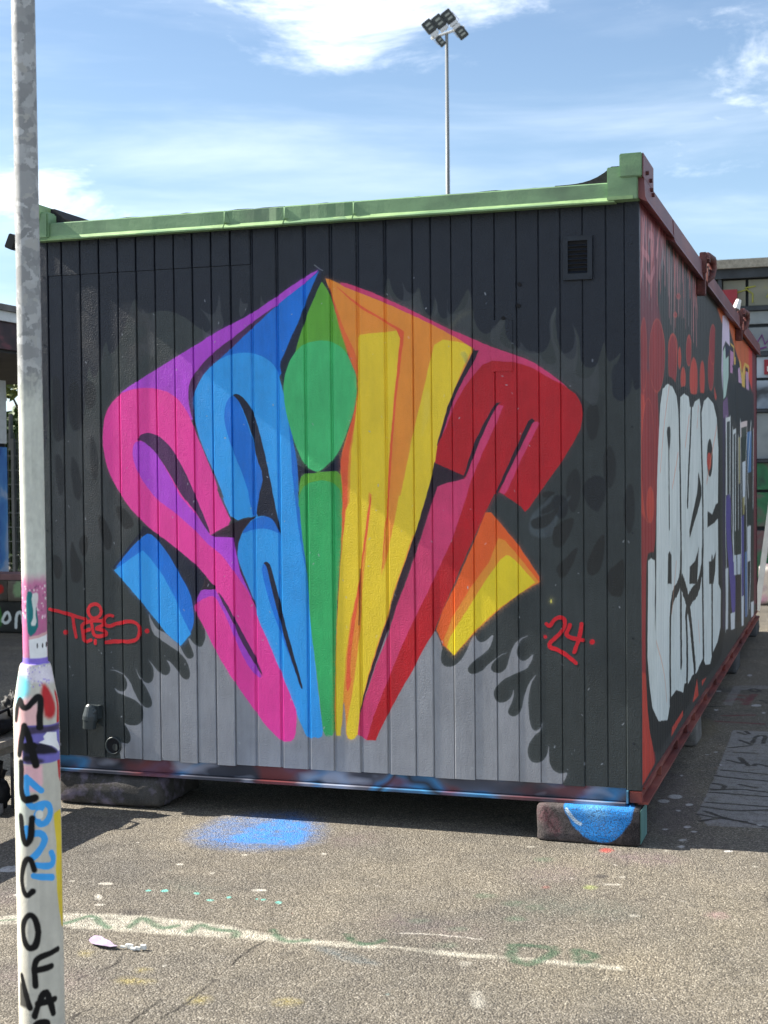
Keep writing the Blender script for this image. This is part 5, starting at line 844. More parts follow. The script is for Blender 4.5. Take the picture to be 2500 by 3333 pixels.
('p',(130,108,190),2,2,0.8,[35,1030,34,1029,31,1028,29,1029,30,1031,32,1032,34,1032]),
('p',(220,216,220),2,2,0.8,[-33,1035,-34,1034,-36,1034,-37,1034,-37,1036,-36,1037,-34,1036]),
('p',(130,108,190),2,2,0.8,[13,1016,12,1014,11,1014,9,1015,9,1017,11,1018,13,1017]),
('p',(220,216,220),2,2,0.8,[20,1012,19,1010,17,1010,16,1011,16,1013,17,1014,20,1014]),
('p',(130,108,190),2,2,0.8,[16,1062,14,1061,12,1060,10,1061,11,1063,13,1064,16,1064]),
('p',(220,216,220),2,2,0.8,[-50,1053,-51,1052,-55,1052,-58,1052,-59,1054,-56,1054,-52,1054]),
('p',(130,108,190),2,2,0.8,[-40,1013,-40,1012,-42,1012,-44,1013,-44,1014,-42,1015,-41,1014]),
('p',(220,216,220),2,2,0.8,[3,1033,3,1032,1,1031,0,1032,0,1033,1,1034,3,1034]),
('p',(130,108,190),2,2,0.8,[-12,1034,-13,1032,-15,1032,-17,1033,-17,1034,-15,1036,-13,1035]),
('p',(220,216,220),2,2,0.8,[65,1062,60,1060,56,1060,55,1061,57,1063,63,1065,66,1064]),
('p',(130,108,190),2,2,0.8,[-49,1050,-50,1049,-54,1049,-57,1049,-57,1051,-55,1051,-51,1051]),
('p',(220,216,220),2,2,0.8,[50,1065,47,1063,43,1063,41,1064,42,1065,46,1066,50,1066]),
('p',(130,108,190),2,2,0.8,[-19,1047,-20,1045,-22,1044,-24,1046,-24,1048,-23,1050,-21,1049]),
('p',(220,216,220),2,2,0.8,[-49,1043,-51,1041,-55,1041,-59,1042,-60,1044,-56,1045,-52,1045]),
('p',(130,108,190),2,2,0.8,[41,1065,37,1062,34,1062,33,1063,35,1066,38,1067,41,1067]),
('p',(220,216,220),2,2,0.8,[-3,1039,-3,1037,-5,1036,-6,1038,-6,1040,-5,1042,-3,1041]),
('p',(130,108,190),2,2,0.8,[2,1056,1,1055,0,1054,-2,1055,-2,1057,-1,1058,1,1058]),
('p',(220,216,220),2,2,0.8,[27,1047,26,1046,23,1045,21,1046,21,1048,23,1049,26,1048]),
('p',(130,108,190),2,2,0.8,[37,1065,34,1064,31,1064,29,1065,30,1066,33,1067,36,1067]),
('p',(220,216,220),2,2,0.8,[-9,1023,-10,1022,-11,1021,-13,1022,-13,1024,-12,1024,-10,1024]),
('p',(130,108,190),2,2,0.8,[-26,1059,-27,1057,-30,1056,-32,1058,-32,1060,-30,1061,-28,1061]),
('p',(220,216,220),2,2,0.8,[20,1066,18,1064,15,1064,14,1065,15,1067,17,1068,19,1067]),
('p',(130,108,190),2,2,0.8,[18,1024,17,1022,15,1021,14,1023,14,1025,16,1026,17,1026]),
('p',(220,216,220),2,2,0.8,[-21,1031,-22,1029,-24,1029,-27,1030,-27,1032,-25,1033,-23,1032]),
('p',(130,108,190),2,2,0.8,[-7,1050,-8,1049,-10,1048,-12,1049,-12,1051,-10,1052,-8,1052]),
('p',(220,216,220),2,2,0.8,[16,1022,16,1020,14,1020,13,1021,13,1022,14,1023,16,1023]),
('p',(130,108,190),2,2,0.8,[-17,1062,-18,1060,-21,1059,-22,1061,-22,1063,-20,1065,-18,1064]),
('p',(220,216,220),2,2,0.8,[-12,1017,-13,1016,-16,1015,-18,1016,-18,1017,-16,1018,-13,1018]),
('p',(130,108,190),2,2,0.8,[-5,1014,-6,1012,-8,1011,-10,1013,-10,1015,-8,1017,-6,1016]),
('p',(220,216,220),2,2,0.8,[43,1056,42,1055,40,1055,38,1055,38,1057,40,1057,42,1057]),
('p',(130,108,190),2,2,0.8,[22,1020,21,1019,20,1018,19,1019,19,1021,20,1022,22,1022]),
('p',(220,216,220),2,2,0.8,[-22,1050,-23,1048,-25,1048,-27,1049,-27,1051,-26,1052,-23,1052]),
('p',(130,108,190),2,2,0.8,[14,1018,13,1017,11,1016,10,1017,10,1019,11,1021,13,1020]),
('p',(220,216,220),2,2,0.8,[21,1028,20,1026,17,1026,15,1027,15,1030,17,1031,20,1031]),
('p',(130,108,190),2,2,0.8,[-24,1053,-25,1052,-28,1051,-31,1052,-31,1053,-29,1054,-26,1054]),
('p',(220,216,220),2,2,0.8,[17,1063,16,1061,14,1060,13,1062,14,1064,16,1065,18,1065]),
('p',(112,200,214),22,1,1.0,[-82,1051,-27,1040,-19,1010,-33,978,-61,964,-74,1005]),
('p',(224,178,176),22,1,1.0,[-69,941,-42,984,-7,987,14,941,1,854,-34,825,-64,854]),
('p',(168,38,42),14,1,1.0,[14,1019,36,1019,57,976,59,941,37,926,17,941]),
('p',(168,34,40),5,1,1.0,[64,1005,82,990,82,964,82,825,81,753,61,782,61,912,66,952]),
('p',(104,98,168),3,0,1.0,[-24,915,82,915,82,817,-38,817,-40,869]),
('p',(62,52,72),8,0,0.9,[-22,912,82,912,82,897,-20,892]),
('p',(34,30,40),10,1,0.95,[-37,871,-8,869,19,871,47,854,71,835,12,840,-37,845]),
('p',(60,52,70),8,1,0.9,[-37,837,-8,837,21,825,12,817,-38,817]),
('p',(224,224,226),2,0,1.0,[26,896,60,892,62,869,82,845,71,840,39,860,4,871,19,877,16,886]),
('p',(214,168,174),10,0,1.0,[-40,814,13,814,13,767,2,744,-35,747]),
('p',(180,200,190),30,1,0.5,[-74,811,-42,811,-21,652,-60,565,-75,681]),
('p',(206,176,52),4,1,1.0,[42,681,75,692,82,652,82,474,47,474,58,594,45,652]),
('p',(206,182,54),4,1,1.0,[40,675,47,689,82,689,82,486,82,378,63,391,45,520,53,587]),
('s',(62,152,218),2,2,1.0,[-29,782,-29,733],8.5),
('s',(62,152,218),2,2,1.0,[-29,782,8,748],8.5),
('s',(62,152,218),2,2,1.0,[-24,715,-11,704,19,718,37,692,21,663,0,660,-6,686,10,707],8.5),
('s',(62,152,218),2,2,1.0,[-32,652,-31,623],8.5),
('s',(62,152,218),2,2,1.0,[-21,637,3,642,18,626,8,600,-18,574],8.5),
('s',(62,152,218),2,2,1.0,[-6,558,30,550,42,565,33,585],8.5),
('s',(62,152,218),2,2,1.0,[-14,530,33,521],8.5),
('p',(200,200,190),3,2,1.0,[13,686,11,679,6,675,0,675,-5,679,-7,686,-5,694,0,698,6,698,11,694]),
('s',(14,14,16),5,2,1.0,[-63,929,-51,992,-33,951,-1,987,14,987,10,952,8,912],9),
('s',(14,14,16),5,2,1.0,[-34,912,-51,840],9),
('s',(14,14,16),5,2,1.0,[-32,915,-17,874,-3,815],9),
('s',(14,14,16),5,2,1.0,[-42,860,-8,864],9),
('s',(14,14,16),5,2,1.0,[-44,819,-47,721,-6,730],9),
('s',(14,14,16),5,2,1.0,[-49,681,-44,629,-33,607,-19,626,-16,678],9),
('p',(14,14,16),8,0,0.8,[-39,854,-8,860,-3,825,-37,825]),
('s',(14,14,16),5,2,1.0,[-12,545,-20,572,-34,572,-49,537,-50,499,-35,475,-18,489],8.2),
('s',(14,14,16),5,2,1.0,[-5,386,-8,366,-14,350,-24,343,-34,345,-44,357,-50,376,-50,397,-43,415,-34,427,-23,430,-14,422,-8,407,-5,386],8.2),
('s',(14,14,16),5,2,1.0,[-16,249,-18,297,-8,322,48,332],8.2),
('s',(14,14,16),5,2,1.0,[-13,288,27,295],8.2),
('s',(14,14,16),5,2,1.0,[-19,170,10,249,30,172],8.2),
('s',(14,14,16),5,2,1.0,[-10,202,34,207],8.2),
('s',(14,14,16),5,2,1.0,[-23,128,-20,150,1,156,17,148,8,128,-20,128],8.2),
('s',(14,14,16),5,2,1.0,[-18,128,15,128],8.2),
('s',(14,14,16),5,2,1.0,[-57,270,-43,222,-32,192],8.2),
('p',(14,14,16),10,0,0.85,[-69,253,-52,249,-30,188,-70,188]),
]

# ------------------------------------------------------------------ surfaces
W, ZB, ZT, LEN = 2.8238, 0.2302, 2.680, 7.96
# plank wall paint: dark ground fading from blue black down to charcoal
cv = Canvas(-2860, 60, 180, 2720, 1.9, (34, 44, 60))
Y2 = np.linspace(0, 1, cv.h)[:, None, None]; Xg, Yg = np.meshgrid(cv.xs, cv.ys)
g = np.clip((1500-(Yg+cv.noise(Xg, Yg, 110)*420+cv.noise(Xg, Yg, 37)*120))/1000+.35, 0, 1)[..., None]
cv.px[..., :3] = lin((27, 37, 54))*(1-.5*g)+lin((42, 50, 54))*.5*g
greyer = np.clip(.5-(Yg-2250-cv.noise(Xg, Yg, 90)*200-(-2000-Xg)*.3)/500, 0, 1)*np.clip((-1750-Xg)/500, 0, 1)  # greyer tint over the left planks, fading out upward and to the right
cv.px[..., :3] = cv.px[..., :3]*(1-.22*greyer[..., None])+lin((54, 54, 56))*(.22*greyer[..., None])
for e in FRONT: cv.layer(e, 2.6, 11.0)
# flecks where old paint or filler shows through
gr = np.random.RandomState(9)
for k in range(150):
    x, z = gr.uniform(-2780, -30), gr.uniform(240, 2450); r_ = gr.uniform(1.2, 3.0)
    cv.layer(('s', (150, 154, 160), 2.0, 0, gr.uniform(.25, .8), [x, z, x+gr.uniform(-6, 6), z+gr.uniform(-9, 9)], r_), 3.0)
im_front = cv.image("plank_wall_paint", PAINT); cv_f = cv
def wallpaint(name, im, grain):
    M = Mat(name, .42, .40); c, a = M.img(im)
    dirt = M.ramp(M.noise(9, 6, .65, (1, 1, .35)), [(.25, .82), (.6, 1.0)])
    M.col(M.mix(1.0, c, dirt, 'MULTIPLY'))
    M.rough(M.ramp(M.noise(14, 5), [(.3, .28), (.7, .46)]))
    M.bump(M.noise(40, 3, .5, (1, 1, .6)), .20, .006)
    M.bump(M.noise(150, 3, .6, grain), .50, .0055)
    M.bump(M.noise(60, 5, .7, (1, 1, .12)), .22, .004)
    M.bump(M.ramp(M.vor(46, 'F1', sc_=(1, 1, .6)), [(.0, 1.0), (.16, .0)]), .22, .004)
    return M.m
m_front = wallpaint("painted_planks", im_front, (1, 1, 1))
cs = Canvas(-120, 8120, 150, 2800, 3.2, (62, 62, 61))
for e in SIDE: cs.layer(e, 5.0, 14.0)
im_side = cs.image("side_wall_paint", PAINT*1.02)
M = Mat("painted_side_boards", .5, .4); c, a = M.img(im_side)
M.col(M.mix(1.0, c, M.ramp(M.noise(34, 6, .7, (1, 1, .05)), [(.3, .74), (.62, 1.0)]), 'MULTIPLY')); M.bump(M.noise(60, 5, .6, (1, 1, .1)), .45, .004); m_side = M.m
uv_front = lambda co: cv_f.uv(co.x, co.z)
uv_side = lambda co: cs.uv(co.y, co.z)

# asphalt with exposed aggregate and old paint on it
cg = Canvas(-2900, 1500, -2900, 5600, 3.6)
for e in GROUND: cg.layer(e, 9.0)
for k in range(150):
    x, y = gr.uniform(-2800, 1400), gr.uniform(-2600, 3000); r_ = gr.uniform(2.5, 7)
    cg.layer(('s', [(214, 210, 200), (60, 58, 58), (200, 196, 190), (96, 130, 130), (170, 90, 80)][gr.choice(5, p=[.5, .25, .15, .06, .04])], 5, 0, gr.uniform(.25, .7), [x, y, x+gr.uniform(-16, 16), y+gr.uniform(-8, 8)], r_), 8.0)
for k in range(26):
    x, y = gr.uniform(-2600, 1300), gr.uniform(-2600, 1200)
    cg.layer(('s', [(60, 66, 66), (120, 100, 108), (70, 92, 82), (150, 132, 112)][k % 4], 260, 0, .28, [x, y, x+gr.uniform(-300, 300), y+gr.uniform(-100, 100)], gr.uniform(20, 90)), 60.0)
im_ground = cg.image("ground_paint", 1.0)
M = Mat("asphalt", .85, .25); pc, pa = M.img(im_ground)
cell = M.vor(165, out='Color'); cd = M.vor(165)
sepc = M.n.new('ShaderNodeSeparateColor'); M.l.new(cell, sepc.inputs[0])
stone = M.ramp(sepc.outputs[0], [(0, (.108, .098, .079)), (.35, (.155, .141, .115)), (.62, (.195, .178, .147)), (.86, (.25, .229, .190)), (1, (.38, .355, .305))])
stone = M.mix(M.ramp(cd, [(.40, 0.0), (.80, .62)]), stone, (.050, .044, .040))
patch = M.mix(1.0, M.ramp(M.noise(1.3, 6, .6), [(.3, (.80, .81, .84)), (.7, (1.16, 1.13, 1.08))]), M.ramp(M.noise(7, 5, .6), [(.3, .88), (.7, 1.08)]), 'MULTIPLY'); stone = M.mix(1.0, stone, patch, 'MULTIPLY')
fine = M.ramp(M.noise(420, 3, .7), [(.25, .78), (.75, 1.2)])
wv = M.n.new('ShaderNodeVectorMath'); wv.operation = 'MULTIPLY_ADD'; M.l.new(M.noise(2.2, 5, .6, out='Color'), wv.inputs[0]); wv.inputs[1].default_value = (.55, .55, .0); M.l.new(M.pos(), wv.inputs[2])
ck = M.vor(.75, 'DISTANCE_TO_EDGE', vec=wv.outputs[0])
crack = M.math('MULTIPLY', M.ramp(ck, [(.002, 1.0), (.006, 0.0)]), M.ramp(M.noise(.9, 3), [(.46, 0.), (.56, .4)]))
stone = M.mix(crack, stone, (.035, .031, .028))
stain = M.ramp(M.noise(.55, 7, .68, dist=.8), [(.40, (.80, .81, .83)), (.54, (1.04, 1.03, 1.0)), (.72, (1.16, 1.13, 1.03))]); stone = M.mix(1.0, stone, stain, 'MULTIPLY'); stone = M.mix(1.0, stone, fine, 'MULTIPLY')
wear = M.math('MULTIPLY', M.math('MULTIPLY', pa, M.ramp(M.noise(16, 6, .7), [(.36, .35), (.52, 1.0)])), M.ramp(M.math('SUBTRACT', M.noise(260, 3, .6), M.math('MULTIPLY', cd, .22)), [(.28, .45), (.46, 1.0)]))
M.col(M.mix(wear, stone, pc)); M.bump(M.math('SUBTRACT', 1.0, cd), .75, .006); M.bump(M.noise(24, 5, .6), .3, .01); m_asph = M.m

def concrete(name, c, tint=None):
    M = Mat(name, .85, .25); a = M.ramp(M.noise(18, 6, .65), [(.3, tuple(x*.6 for x in c)), (.7, tuple(x*1.15 for x in c))])
    a = M.mix(1.0, a, M.ramp(M.noise(260, 3, .7), [(.3, .55), (.65, 1.1)]), 'MULTIPLY')
    if tint: a = M.mix(M.ramp(M.noise(7, 5, .6), [(.5, 0.), (.62, .8)]), a, tint)
    M.col(a); M.bump(M.noise(130, 5, .7), .6, .006); return M.m
m_conc = concrete("rough_concrete", (.085, .08, .075), (.22, .19, .26))
m_conc2 = concrete("grey_concrete", (.20, .19, .18))
m_conc3 = concrete("dark_concrete", (.10, .10, .105))
def green_mat():
    M = Mat("green_painted_sheet", .45, .45); a = M.ramp(M.noise(5, 5, .6, (1, 1, 3)), [(.25, (.12, .225, .11)), (.55, (.175, .305, .155)), (.8, (.235, .38, .205))])
    a = M.mix(M.ramp(M.noise(2.2, 4, .6), [(.50, 0.), (.68, .6)]), a, (.085, .115, .085)); M.col(a); M.bump(M.noise(10, 3, .5), .18, .008); M.bump(M.noise(110, 4), .25, .002); return M.m
m_green = green_mat(); m_lime = simple("lime_edge_paint", (.27, .42, .19), .45, .18, 12, .2)
m_maroon = mottled("maroon_painted_steel", [(.25, (.075, .022, .030)), (.5, (.135, .038, .048)), (.75, (.20, .065, .065))], 3.0, (1, 1, 1), .5, .2)
m_maroon2 = mottled("rust_red_flashing", [(.25, (.12, .032, .04)), (.5, (.17, .055, .062)), (.72, (.24, .075, .065))], 2.2, (1, 1, 1), .5, .2)
m_redbeam = mottled("red_brown_beam", [(.3, (.075, .022, .022)), (.55, (.21, .045, .035)), (.8, (.30, .12, .09))], 4.0, (1, .6, 1), .5, .25)
M = Mat("oversprayed_beam", .45, .35)
bs = M.ramp(M.noise(2.6, 1.5, .5, (1, 1, 1.6), .3), [(.30, (.018, .022, .034)), (.42, (.05, .055, .075)), (.47, (.10, .10, .13)), (.52, (.05, .20, .40)), (.57, (.03, .035, .05)), (.63, (.06, .24, .46)), (.70, (.06, .06, .09))])
bs = M.mix(M.ramp(M.noise(3.3, 2, .5, (1, 1, 2.0), .2), [(.50, 0.), (.62, .8)]), bs, (.17, .035, .035)); bs = M.mix(M.ramp(M.noise(4.1, 2, .5, (1, 1, 2.2), .1), [(.53, 0.), (.68, .75)]), bs, (.36, .38, .46))
M.col(bs); M.bump(M.noise(90, 4), .15, .002); m_beam = M.m
m_felt = simple("roofing_felt", (.028, .030, .032), .9, .3, 60, .5)
m_black = simple("black_gap", (.012, .012, .014), .9, .2, 20, 0)
m_navy = simple("navy_paint", (.010, .015, .024), .45, .2, 14, .35)
m_char = simple("charcoal_paint", (.035, .045, .048), .4, .2, 14, .3)
m_rust = mottled("rusty_fitting", [(.3, (.05, .02, .02)), (.6, (.14, .04, .035)), (.8, (.22, .14, .10))], 30, (1, 1, 1), .6, .4)
m_white = simple("white_paint", (.74, .74, .70), .55, .08, 12, .1)

# ------------------------------------------------------------------ ground
gx0, gx1, gy0, gy1 = -2.9, 1.5, -2.9, 5.6
B = 260.0
gv = []; gf = []
xs = [-B, gx0, gx1, B]; ys = [-B, gy0, gy1, B]
for y in ys:
    for x in xs: gv.append((x, y, 0))
for j in range(3):
    for i in range(3): gf.append((j*4+i, j*4+i+1, (j+1)*4+i+1, (j+1)*4+i))
grd = obj("ground", gv, gf, m_asph, None, False, lambda co: cg.uv(co.x, co.y)); tag(grd, kind='structure')

# ------------------------------------------------------------------ the graffiti cabin
cabin = thing("site_cabin", (-1.4, 0.0, 0.0), "long dark site cabin with rainbow letters sprayed on its plank end wall", "cabin")
tag(MB().box(-W+.03, -.02, .022, LEN-.03, ZB+.01, ZT+.02).build("core", m_black, cabin))
MB().box(-W+.02, -.004, .0085, .021, ZB+.002, ZT+.01).build("backing_board", m_front, cabin, uv=uv_front)
GX = [-2.78, -2.705, -2.606, -2.508, -2.409, -2.314, -2.217, -2.121, -2.027, -1.933, -1.838, -1.737, -1.613, -1.481, -1.357, -1.232, -1.104, -.975, -.894, -.802, -.71, -.611, -.516, -.421, -.328, -.234, -.136, -.057]
def plank(x0, x1, z0, z1, y=0.0, lg=.006, rg=.006, gap=.0022, name="plank", tilt=0.0):
    a, b = x0+gap, x1-gap; t = tilt*(b-a)
    pr = [(a, .024), (a, y+lg*.9), (a+lg, y+t), (b-rg, y-t), (b, y+rg*.9), (b, .024)]
    nz = 6; v = []; f = []; n = len(pr)
    for k in range(nz+1):
        z = z0+(z1-z0)*k/nz; w = rnd.uniform(-.0006, .0006)
        for (px, py_) in pr: v.append((px+w, py_, z))
    for k in range(nz):
        for i in range(n): f.append((k*n+i, k*n+(i+1) % n, (k+1)*n+(i+1) % n, (k+1)*n+i))
    f.append(tuple(range(n))); f.append(tuple(nz*n+i for i in range(n-1, -1, -1)))
    mb = MB(); mb.v = v; mb.f = f
    return mb.build(name, m_front, cabin, uv=uv_front)
for i in range(len(GX)-1):
    x0, x1 = GX[i], GX[i+1]
    wide = 11 <= i <= 16
    zj = ZB+rnd.uniform(-.004, .003)
    y = rnd.uniform(-.0012, .0012); tl = rnd.uniform(-.002, .003)
    lg, rg, gap = (.010, .004, .0030) if wide else ((.005, .003, .0022) if i < 11 else (.003, .003, .0013))
    if i in (10, 17): rg = .005
    if i < 11:
        plank(x0, x1, zj, 2.5025, y, lg, rg, gap, tilt=tl)
        plank(x0, x1, 2.5045, ZT+.012, y-.003, lg, rg, gap, tilt=tl*.5)
    else:
        plank(x0, x1, zj, ZT+.012, y, lg, rg, gap, tilt=tl)
plank(-.057, .004, ZB-.006, ZT+.012, -.004, .003, .003, .0, "corner_board")
plank(-W-.012, -2.78, ZB-.004, ZT+.01, -.004, .003, .003, .0, "corner_board")
for z in (.42, .86, 1.3, 1.74, 2.18, 2.5):
    for x in (-.028, -2.80): MB().tube([(x, -.0065, z), (x, -.0030, z)], .0042, 8).build("screw_head", m_navy, cabin)
# patch plate and bolt holes by the right of the letters
def fx(px, py_):       # metres on the wall for small fittings
    return px, py_
MB().box(-.628, -.532, -.0045, -.001, 1.985, 2.205).build("patch_plate", m_front, cabin, uv=uv_front, bevel=.0015)
for (hx, hz) in ((-.502, 2.352), (-.506, 2.262), (-.572, 2.212)):
    MB().tube([(hx, -.0065, hz), (hx, -.0015, hz)], .0085, 14).build("bolt_hole", m_black, cabin, smooth=False)
# louvre vent
vx0, vx1, vz0, vz1 = -.312, -.190, 2.358, 2.540
vf = MB(); fw = .020
for (a, b, c, d) in ((vx0, vx1, vz0, vz0+fw+.006), (vx0, vx1, vz1-fw, vz1), (vx0, vx0+fw, vz0+fw+.006, vz1-fw), (vx1-fw, vx1, vz0+fw+.006, vz1-fw)): vf.box(a, b, -.014, .0, c, d)
vent = vf.build("vent", m_navy, cabin); vent['label'] = "small square louvre vent"
MB().box(vx0+fw, vx1-fw, -.0035, -.0022, vz0+fw, vz1-fw).build("vent_back", m_black, vent)
for k in range(7):
    zc = vz0+fw+.012+k*.0185
    Mx = Matrix.Translation((0, -.007, zc)) @ Matrix.Rotation(R(38), 4, 'X')
    MB().box(vx0+fw-.001, vx1-fw+.001, -.006, .006, -.0012, .0012, Mx).build("slat", m_navy, vent)
for (sx, sz) in ((vx0+.009, vz0+.009), (vx1-.009, vz0+.009), (vx0+.009, vz1-.009), (vx1-.009, vz1-.009)):
    MB().tube([(sx, -.0165, sz), (sx, -.013, sz)], .004, 8).build("screw_head", m_navy, vent)
# power socket and cable hole low on the left
so = MB()
so.tube([(-2.565, -.045, .372), (-2.563, -.045, .410), (-2.562, -.045, .411), (-2.560, -.044, .430), (-2.557, -.040, .474), (-2.556, -.038, .482)], [.031, .031, .036, .036, .027, .022], 20)
so.box(-2.580, -2.520, -.034, .0, .415, .478)
sk = so.build("power_socket", m_char, cabin, smooth=False, bevel=.002)
MB().tube([(-2.546, -.060, .440), (-2.532, -.056, .452), (-2.528, -.050, .462)], .008, 8).build("latch", m_char, sk)
ringc = (-2.462, .288)
rg_ = []
for k in range(29):
    t = 2*math.pi*k/28; rg_.append((ringc[0]+.038*math.cos(t), -.006, ringc[1]+.038*math.sin(t)))
ring = MB().tube(rg_, .0045, 8, False).build("cable_port", m_char, cabin, smooth=True)
MB().tube([(ringc[0], -.0042, ringc[1]), (ringc[0], -.003, ringc[1])], .0355, 24).build("port_opening", m_black, ring)
MB().tube([(ringc[0]+.010, -.0085, ringc[1]-.006), (ringc[0]+.011, -.0045, ringc[1]-.006)], .017, 20).build("port_flap", m_char, ring)

# side wall: three modules of narrow boards
mods = [(.0, 2.43), (2.442, 5.40), (5.414, LEN)]
for (y0, y1) in mods:
    mb = MB(); n = max(2, int(round((y1-y0)/.094))); st = (y1-y0)/n
    prof = []
    for k in range(n):
        a = y0+k*st; prof += [(a, -.006), (a+.0035, 0.0), (a+st-.0035, 0.0)]
    prof.append((y1, -.006)); nn = len(prof)
    zs_ = [ZB-.002, .9, 1.6, 2.2, ZT]
    for z in zs_:
        for (yy, xx) in prof: mb.v.append((xx+(-.002 if y0 > 0 else 0), yy, z))
    for r_ in range(len(zs_)-1):
        for k in range(nn-1): mb.f.append((r_*nn+k, r_*nn+k+1, (r_+1)*nn+k+1, (r_+1)*nn+k))
    b0 = len(mb.v)
    mb.build("side_panel", m_side, cabin, uv=uv_side)
MB().box(-.03, -.012, 2.43, 2.452, ZB, ZT).build("seam_strip", m_black, cabin); MB().box(-.03, -.012, 5.40, 5.422, ZB, ZT).build("seam_strip", m_black, cabin)
MB().box(-.06, .006, LEN, LEN+.012, ZB, ZT).build("end_board", m_maroon, cabin)
MB().box(-W-.008, -W+.03, .03, LEN, ZB, ZT).build("rear_side_panel", m_navy, cabin)
MB().box(-W, -.061, LEN-.02, LEN, ZB, ZT).build("far_end_panel", m_navy, cabin)

# roof edge: green flashing on the end wall
def flash(x0, x1, dz=0.0, dy=0.0, bow=0.0):
    mb = MB(); n = 8; prof = [(.03, 2.664), (-.058, 2.660), (-.060, 2.6665), (-.047, 2.680), (-.045, 2.740), (-.040, 2.7445), (.03, 2.748)]
    m = len(prof)
    for k in range(n+1):
        x = x0+(x1-x0)*k/n; w = bow*math.sin(math.pi*k/n)+rnd.uniform(-.0022, .0022)
        for (yy, zz) in prof: mb.v.append((x, yy+dy+(w if yy < 0 else 0), zz+dz+(w*.4 if yy < -.04 else 0)))
    for k in range(n):
        for i in range(m): mb.f.append((k*m+i, k*m+(i+1) % m, (k+1)*m+(i+1) % m, (k+1)*m+i))
    mb.f.append(tuple(range(m))); mb.f.append(tuple(n*m+i for i in range(m-1, -1, -1)))
    o = mb.build("roof_flashing", m_green, cabin)
    lip = MB(); prof2 = [(-.0605, 2.6605), (-.0612, 2.666), (-.0478, 2.6815), (-.0470, 2.6775)]
    lip.extrude([(a+dy, b+dz) for a, b in prof2], 'x', x0+.002, x1-.002); lip.build("drip_lip", m_lime, o)
    return o
flash(-2.80, -1.843, 0.0, 0.0, -.002); flash(-1.840, -1.553, -.001, -.003, .004); flash(-1.550, -1.229, .001, .0, -.004); flash(-1.226, -.088, .0, -.002, -.002)
def fold(x, dy):
    mb = MB(); mb.add([(x-.001, -.047, 2.682), (x+.030, -.048, 2.684), (x+.012, -.049, 2.735), (x-.002, -.047, 2.742), (x+.004, -.058, 2.69), (x+.006, -.056, 2.733)], [(0, 1, 4), (1, 2, 5, 4), (2, 3, 5), (3, 0, 4, 5)])
    mb.build("flashing_fold", m_green, cabin)
for x in (-1.842, -1.552, -1.228): fold(x, 0)
# right corner: cover sheet and capping block
MB().box(-.118, .006, -.066, .02, 2.668, 2.802).build("corner_cover", m_green, cabin, bevel=.003)
MB().box(-.118, -.012, -.0685, -.0665, 2.668, 2.682).build("drip_lip", m_lime, cabin)
blk = MB().box(-.066, .026, -.075, .25, 2.757, 2.853).build("corner_block", m_green, cabin, bevel=.004)
MB().box(.027, .031, -.070, .25, 2.754, 2.851).build("block_side", m_maroon2, blk, bevel=.001)
for (yy, zz) in ((.02, 2.785), (.13, 2.775), (.16, 2.742), (.2, 2.728)):
    MB().tube([(.03, yy, zz), (.042, yy, zz)], .009, 6).build("bolt", m_rust, blk)
# left corner
MB().box(-W-.02, -2.735, -.066, .02, 2.668, 2.795).build("corner_cover", m_green, cabin, bevel=.008)
MB().box(-W-.03, -2.775, -.075, .10, 2.760, 2.830).build("corner_block", m_lime, cabin, bevel=.003)
# felt upstands along both long sides
MB().extrude([(-W-.004, 2.70), (-W-.004, 2.825), (-2.755, 2.825), (-2.70, 2.775), (-2.64, 2.757)], 'y', .03, LEN).build("felt_upstand", m_felt, cabin)
cu = []
for k in range(9):
    t = k/8; cu.append((-.34+.235*t, 2.749+.062*t**3.4))
MB().extrude(cu+[(-.04, 2.811), (-.04, 2.735), (-.34, 2.735)], 'y', -.035, .5).build("felt_upstand", m_felt, cabin)
MB().box(-2.70, -.10, .04, LEN, 2.70, 2.740).build("roof_deck", m_felt, cabin)
fe = MB(); n_ = 60
top = [(-2.72+2.55*k/n_, 2.746+max(0, rnd.gauss(0.0005, .0016))) for k in range(n_+1)]
fe.extrude([(x, z) for x, z in top]+[(-.17, 2.730), (-2.72, 2.730)], 'y', -.030, .0); fe.build("felt_edge", m_felt, cabin)
# side flashing in maroon
def sflash(y0, y1, z0, z1, x=.048):
    return MB().extrude([(-.02, z1), (x-.012, z1), (x, z1-.012), (x+.004, z0+.02), (x+.012, z0), (x+.006, z0), (-.02, z0+.03)], 'y', y0, y1).build("side_flashing", m_maroon2, cabin)
sflash(-.040, .95, 2.660, 2.768, .030); sflash(.952, 2.36, 2.640, 2.762, .034); sflash(2.46, 5.33, 2.640, 2.760, .034); sflash(5.43, LEN+.03, 2.640, 2.758, .034)
for yy in (2.40, 5.38):
    cl = MB().box(.0, .050, yy-.035, yy+.035, 2.56, 2.775).box(.02, .06, yy-.05, yy-.036, 2.68, 2.80).build("lifting_clamp", m_rust, cabin, bevel=.004)
    MB().tube([(.035, yy-.01, 2.772), (.055, yy+.06, 2.790), (.072, yy+.16, 2.782), (.075, yy+.20, 2.74), (.070, yy+.18, 2.69), (.050, yy+.10, 2.65)], [.024, .024, .026, .022, .018, .012], 10).build("shackle", m_rust, cl, smooth=True)
    MB().tube([(.02, yy, 2.76), (.075, yy, 2.76)], .02, 6).build("bolt", m_rust, cl)
    MB().tube([(.058, yy+.10, 2.77), (.056, yy+.05, 2.70), (.056, yy+.04, 2.62)], .006, 6).build("pin_chain", m_rust, cl)
lv = MB().tube([(.03, 5.0, 2.76), (.05, 5.02, 2.83)], [.03, .02], 8).build("roof_cleat", m_white, cabin)

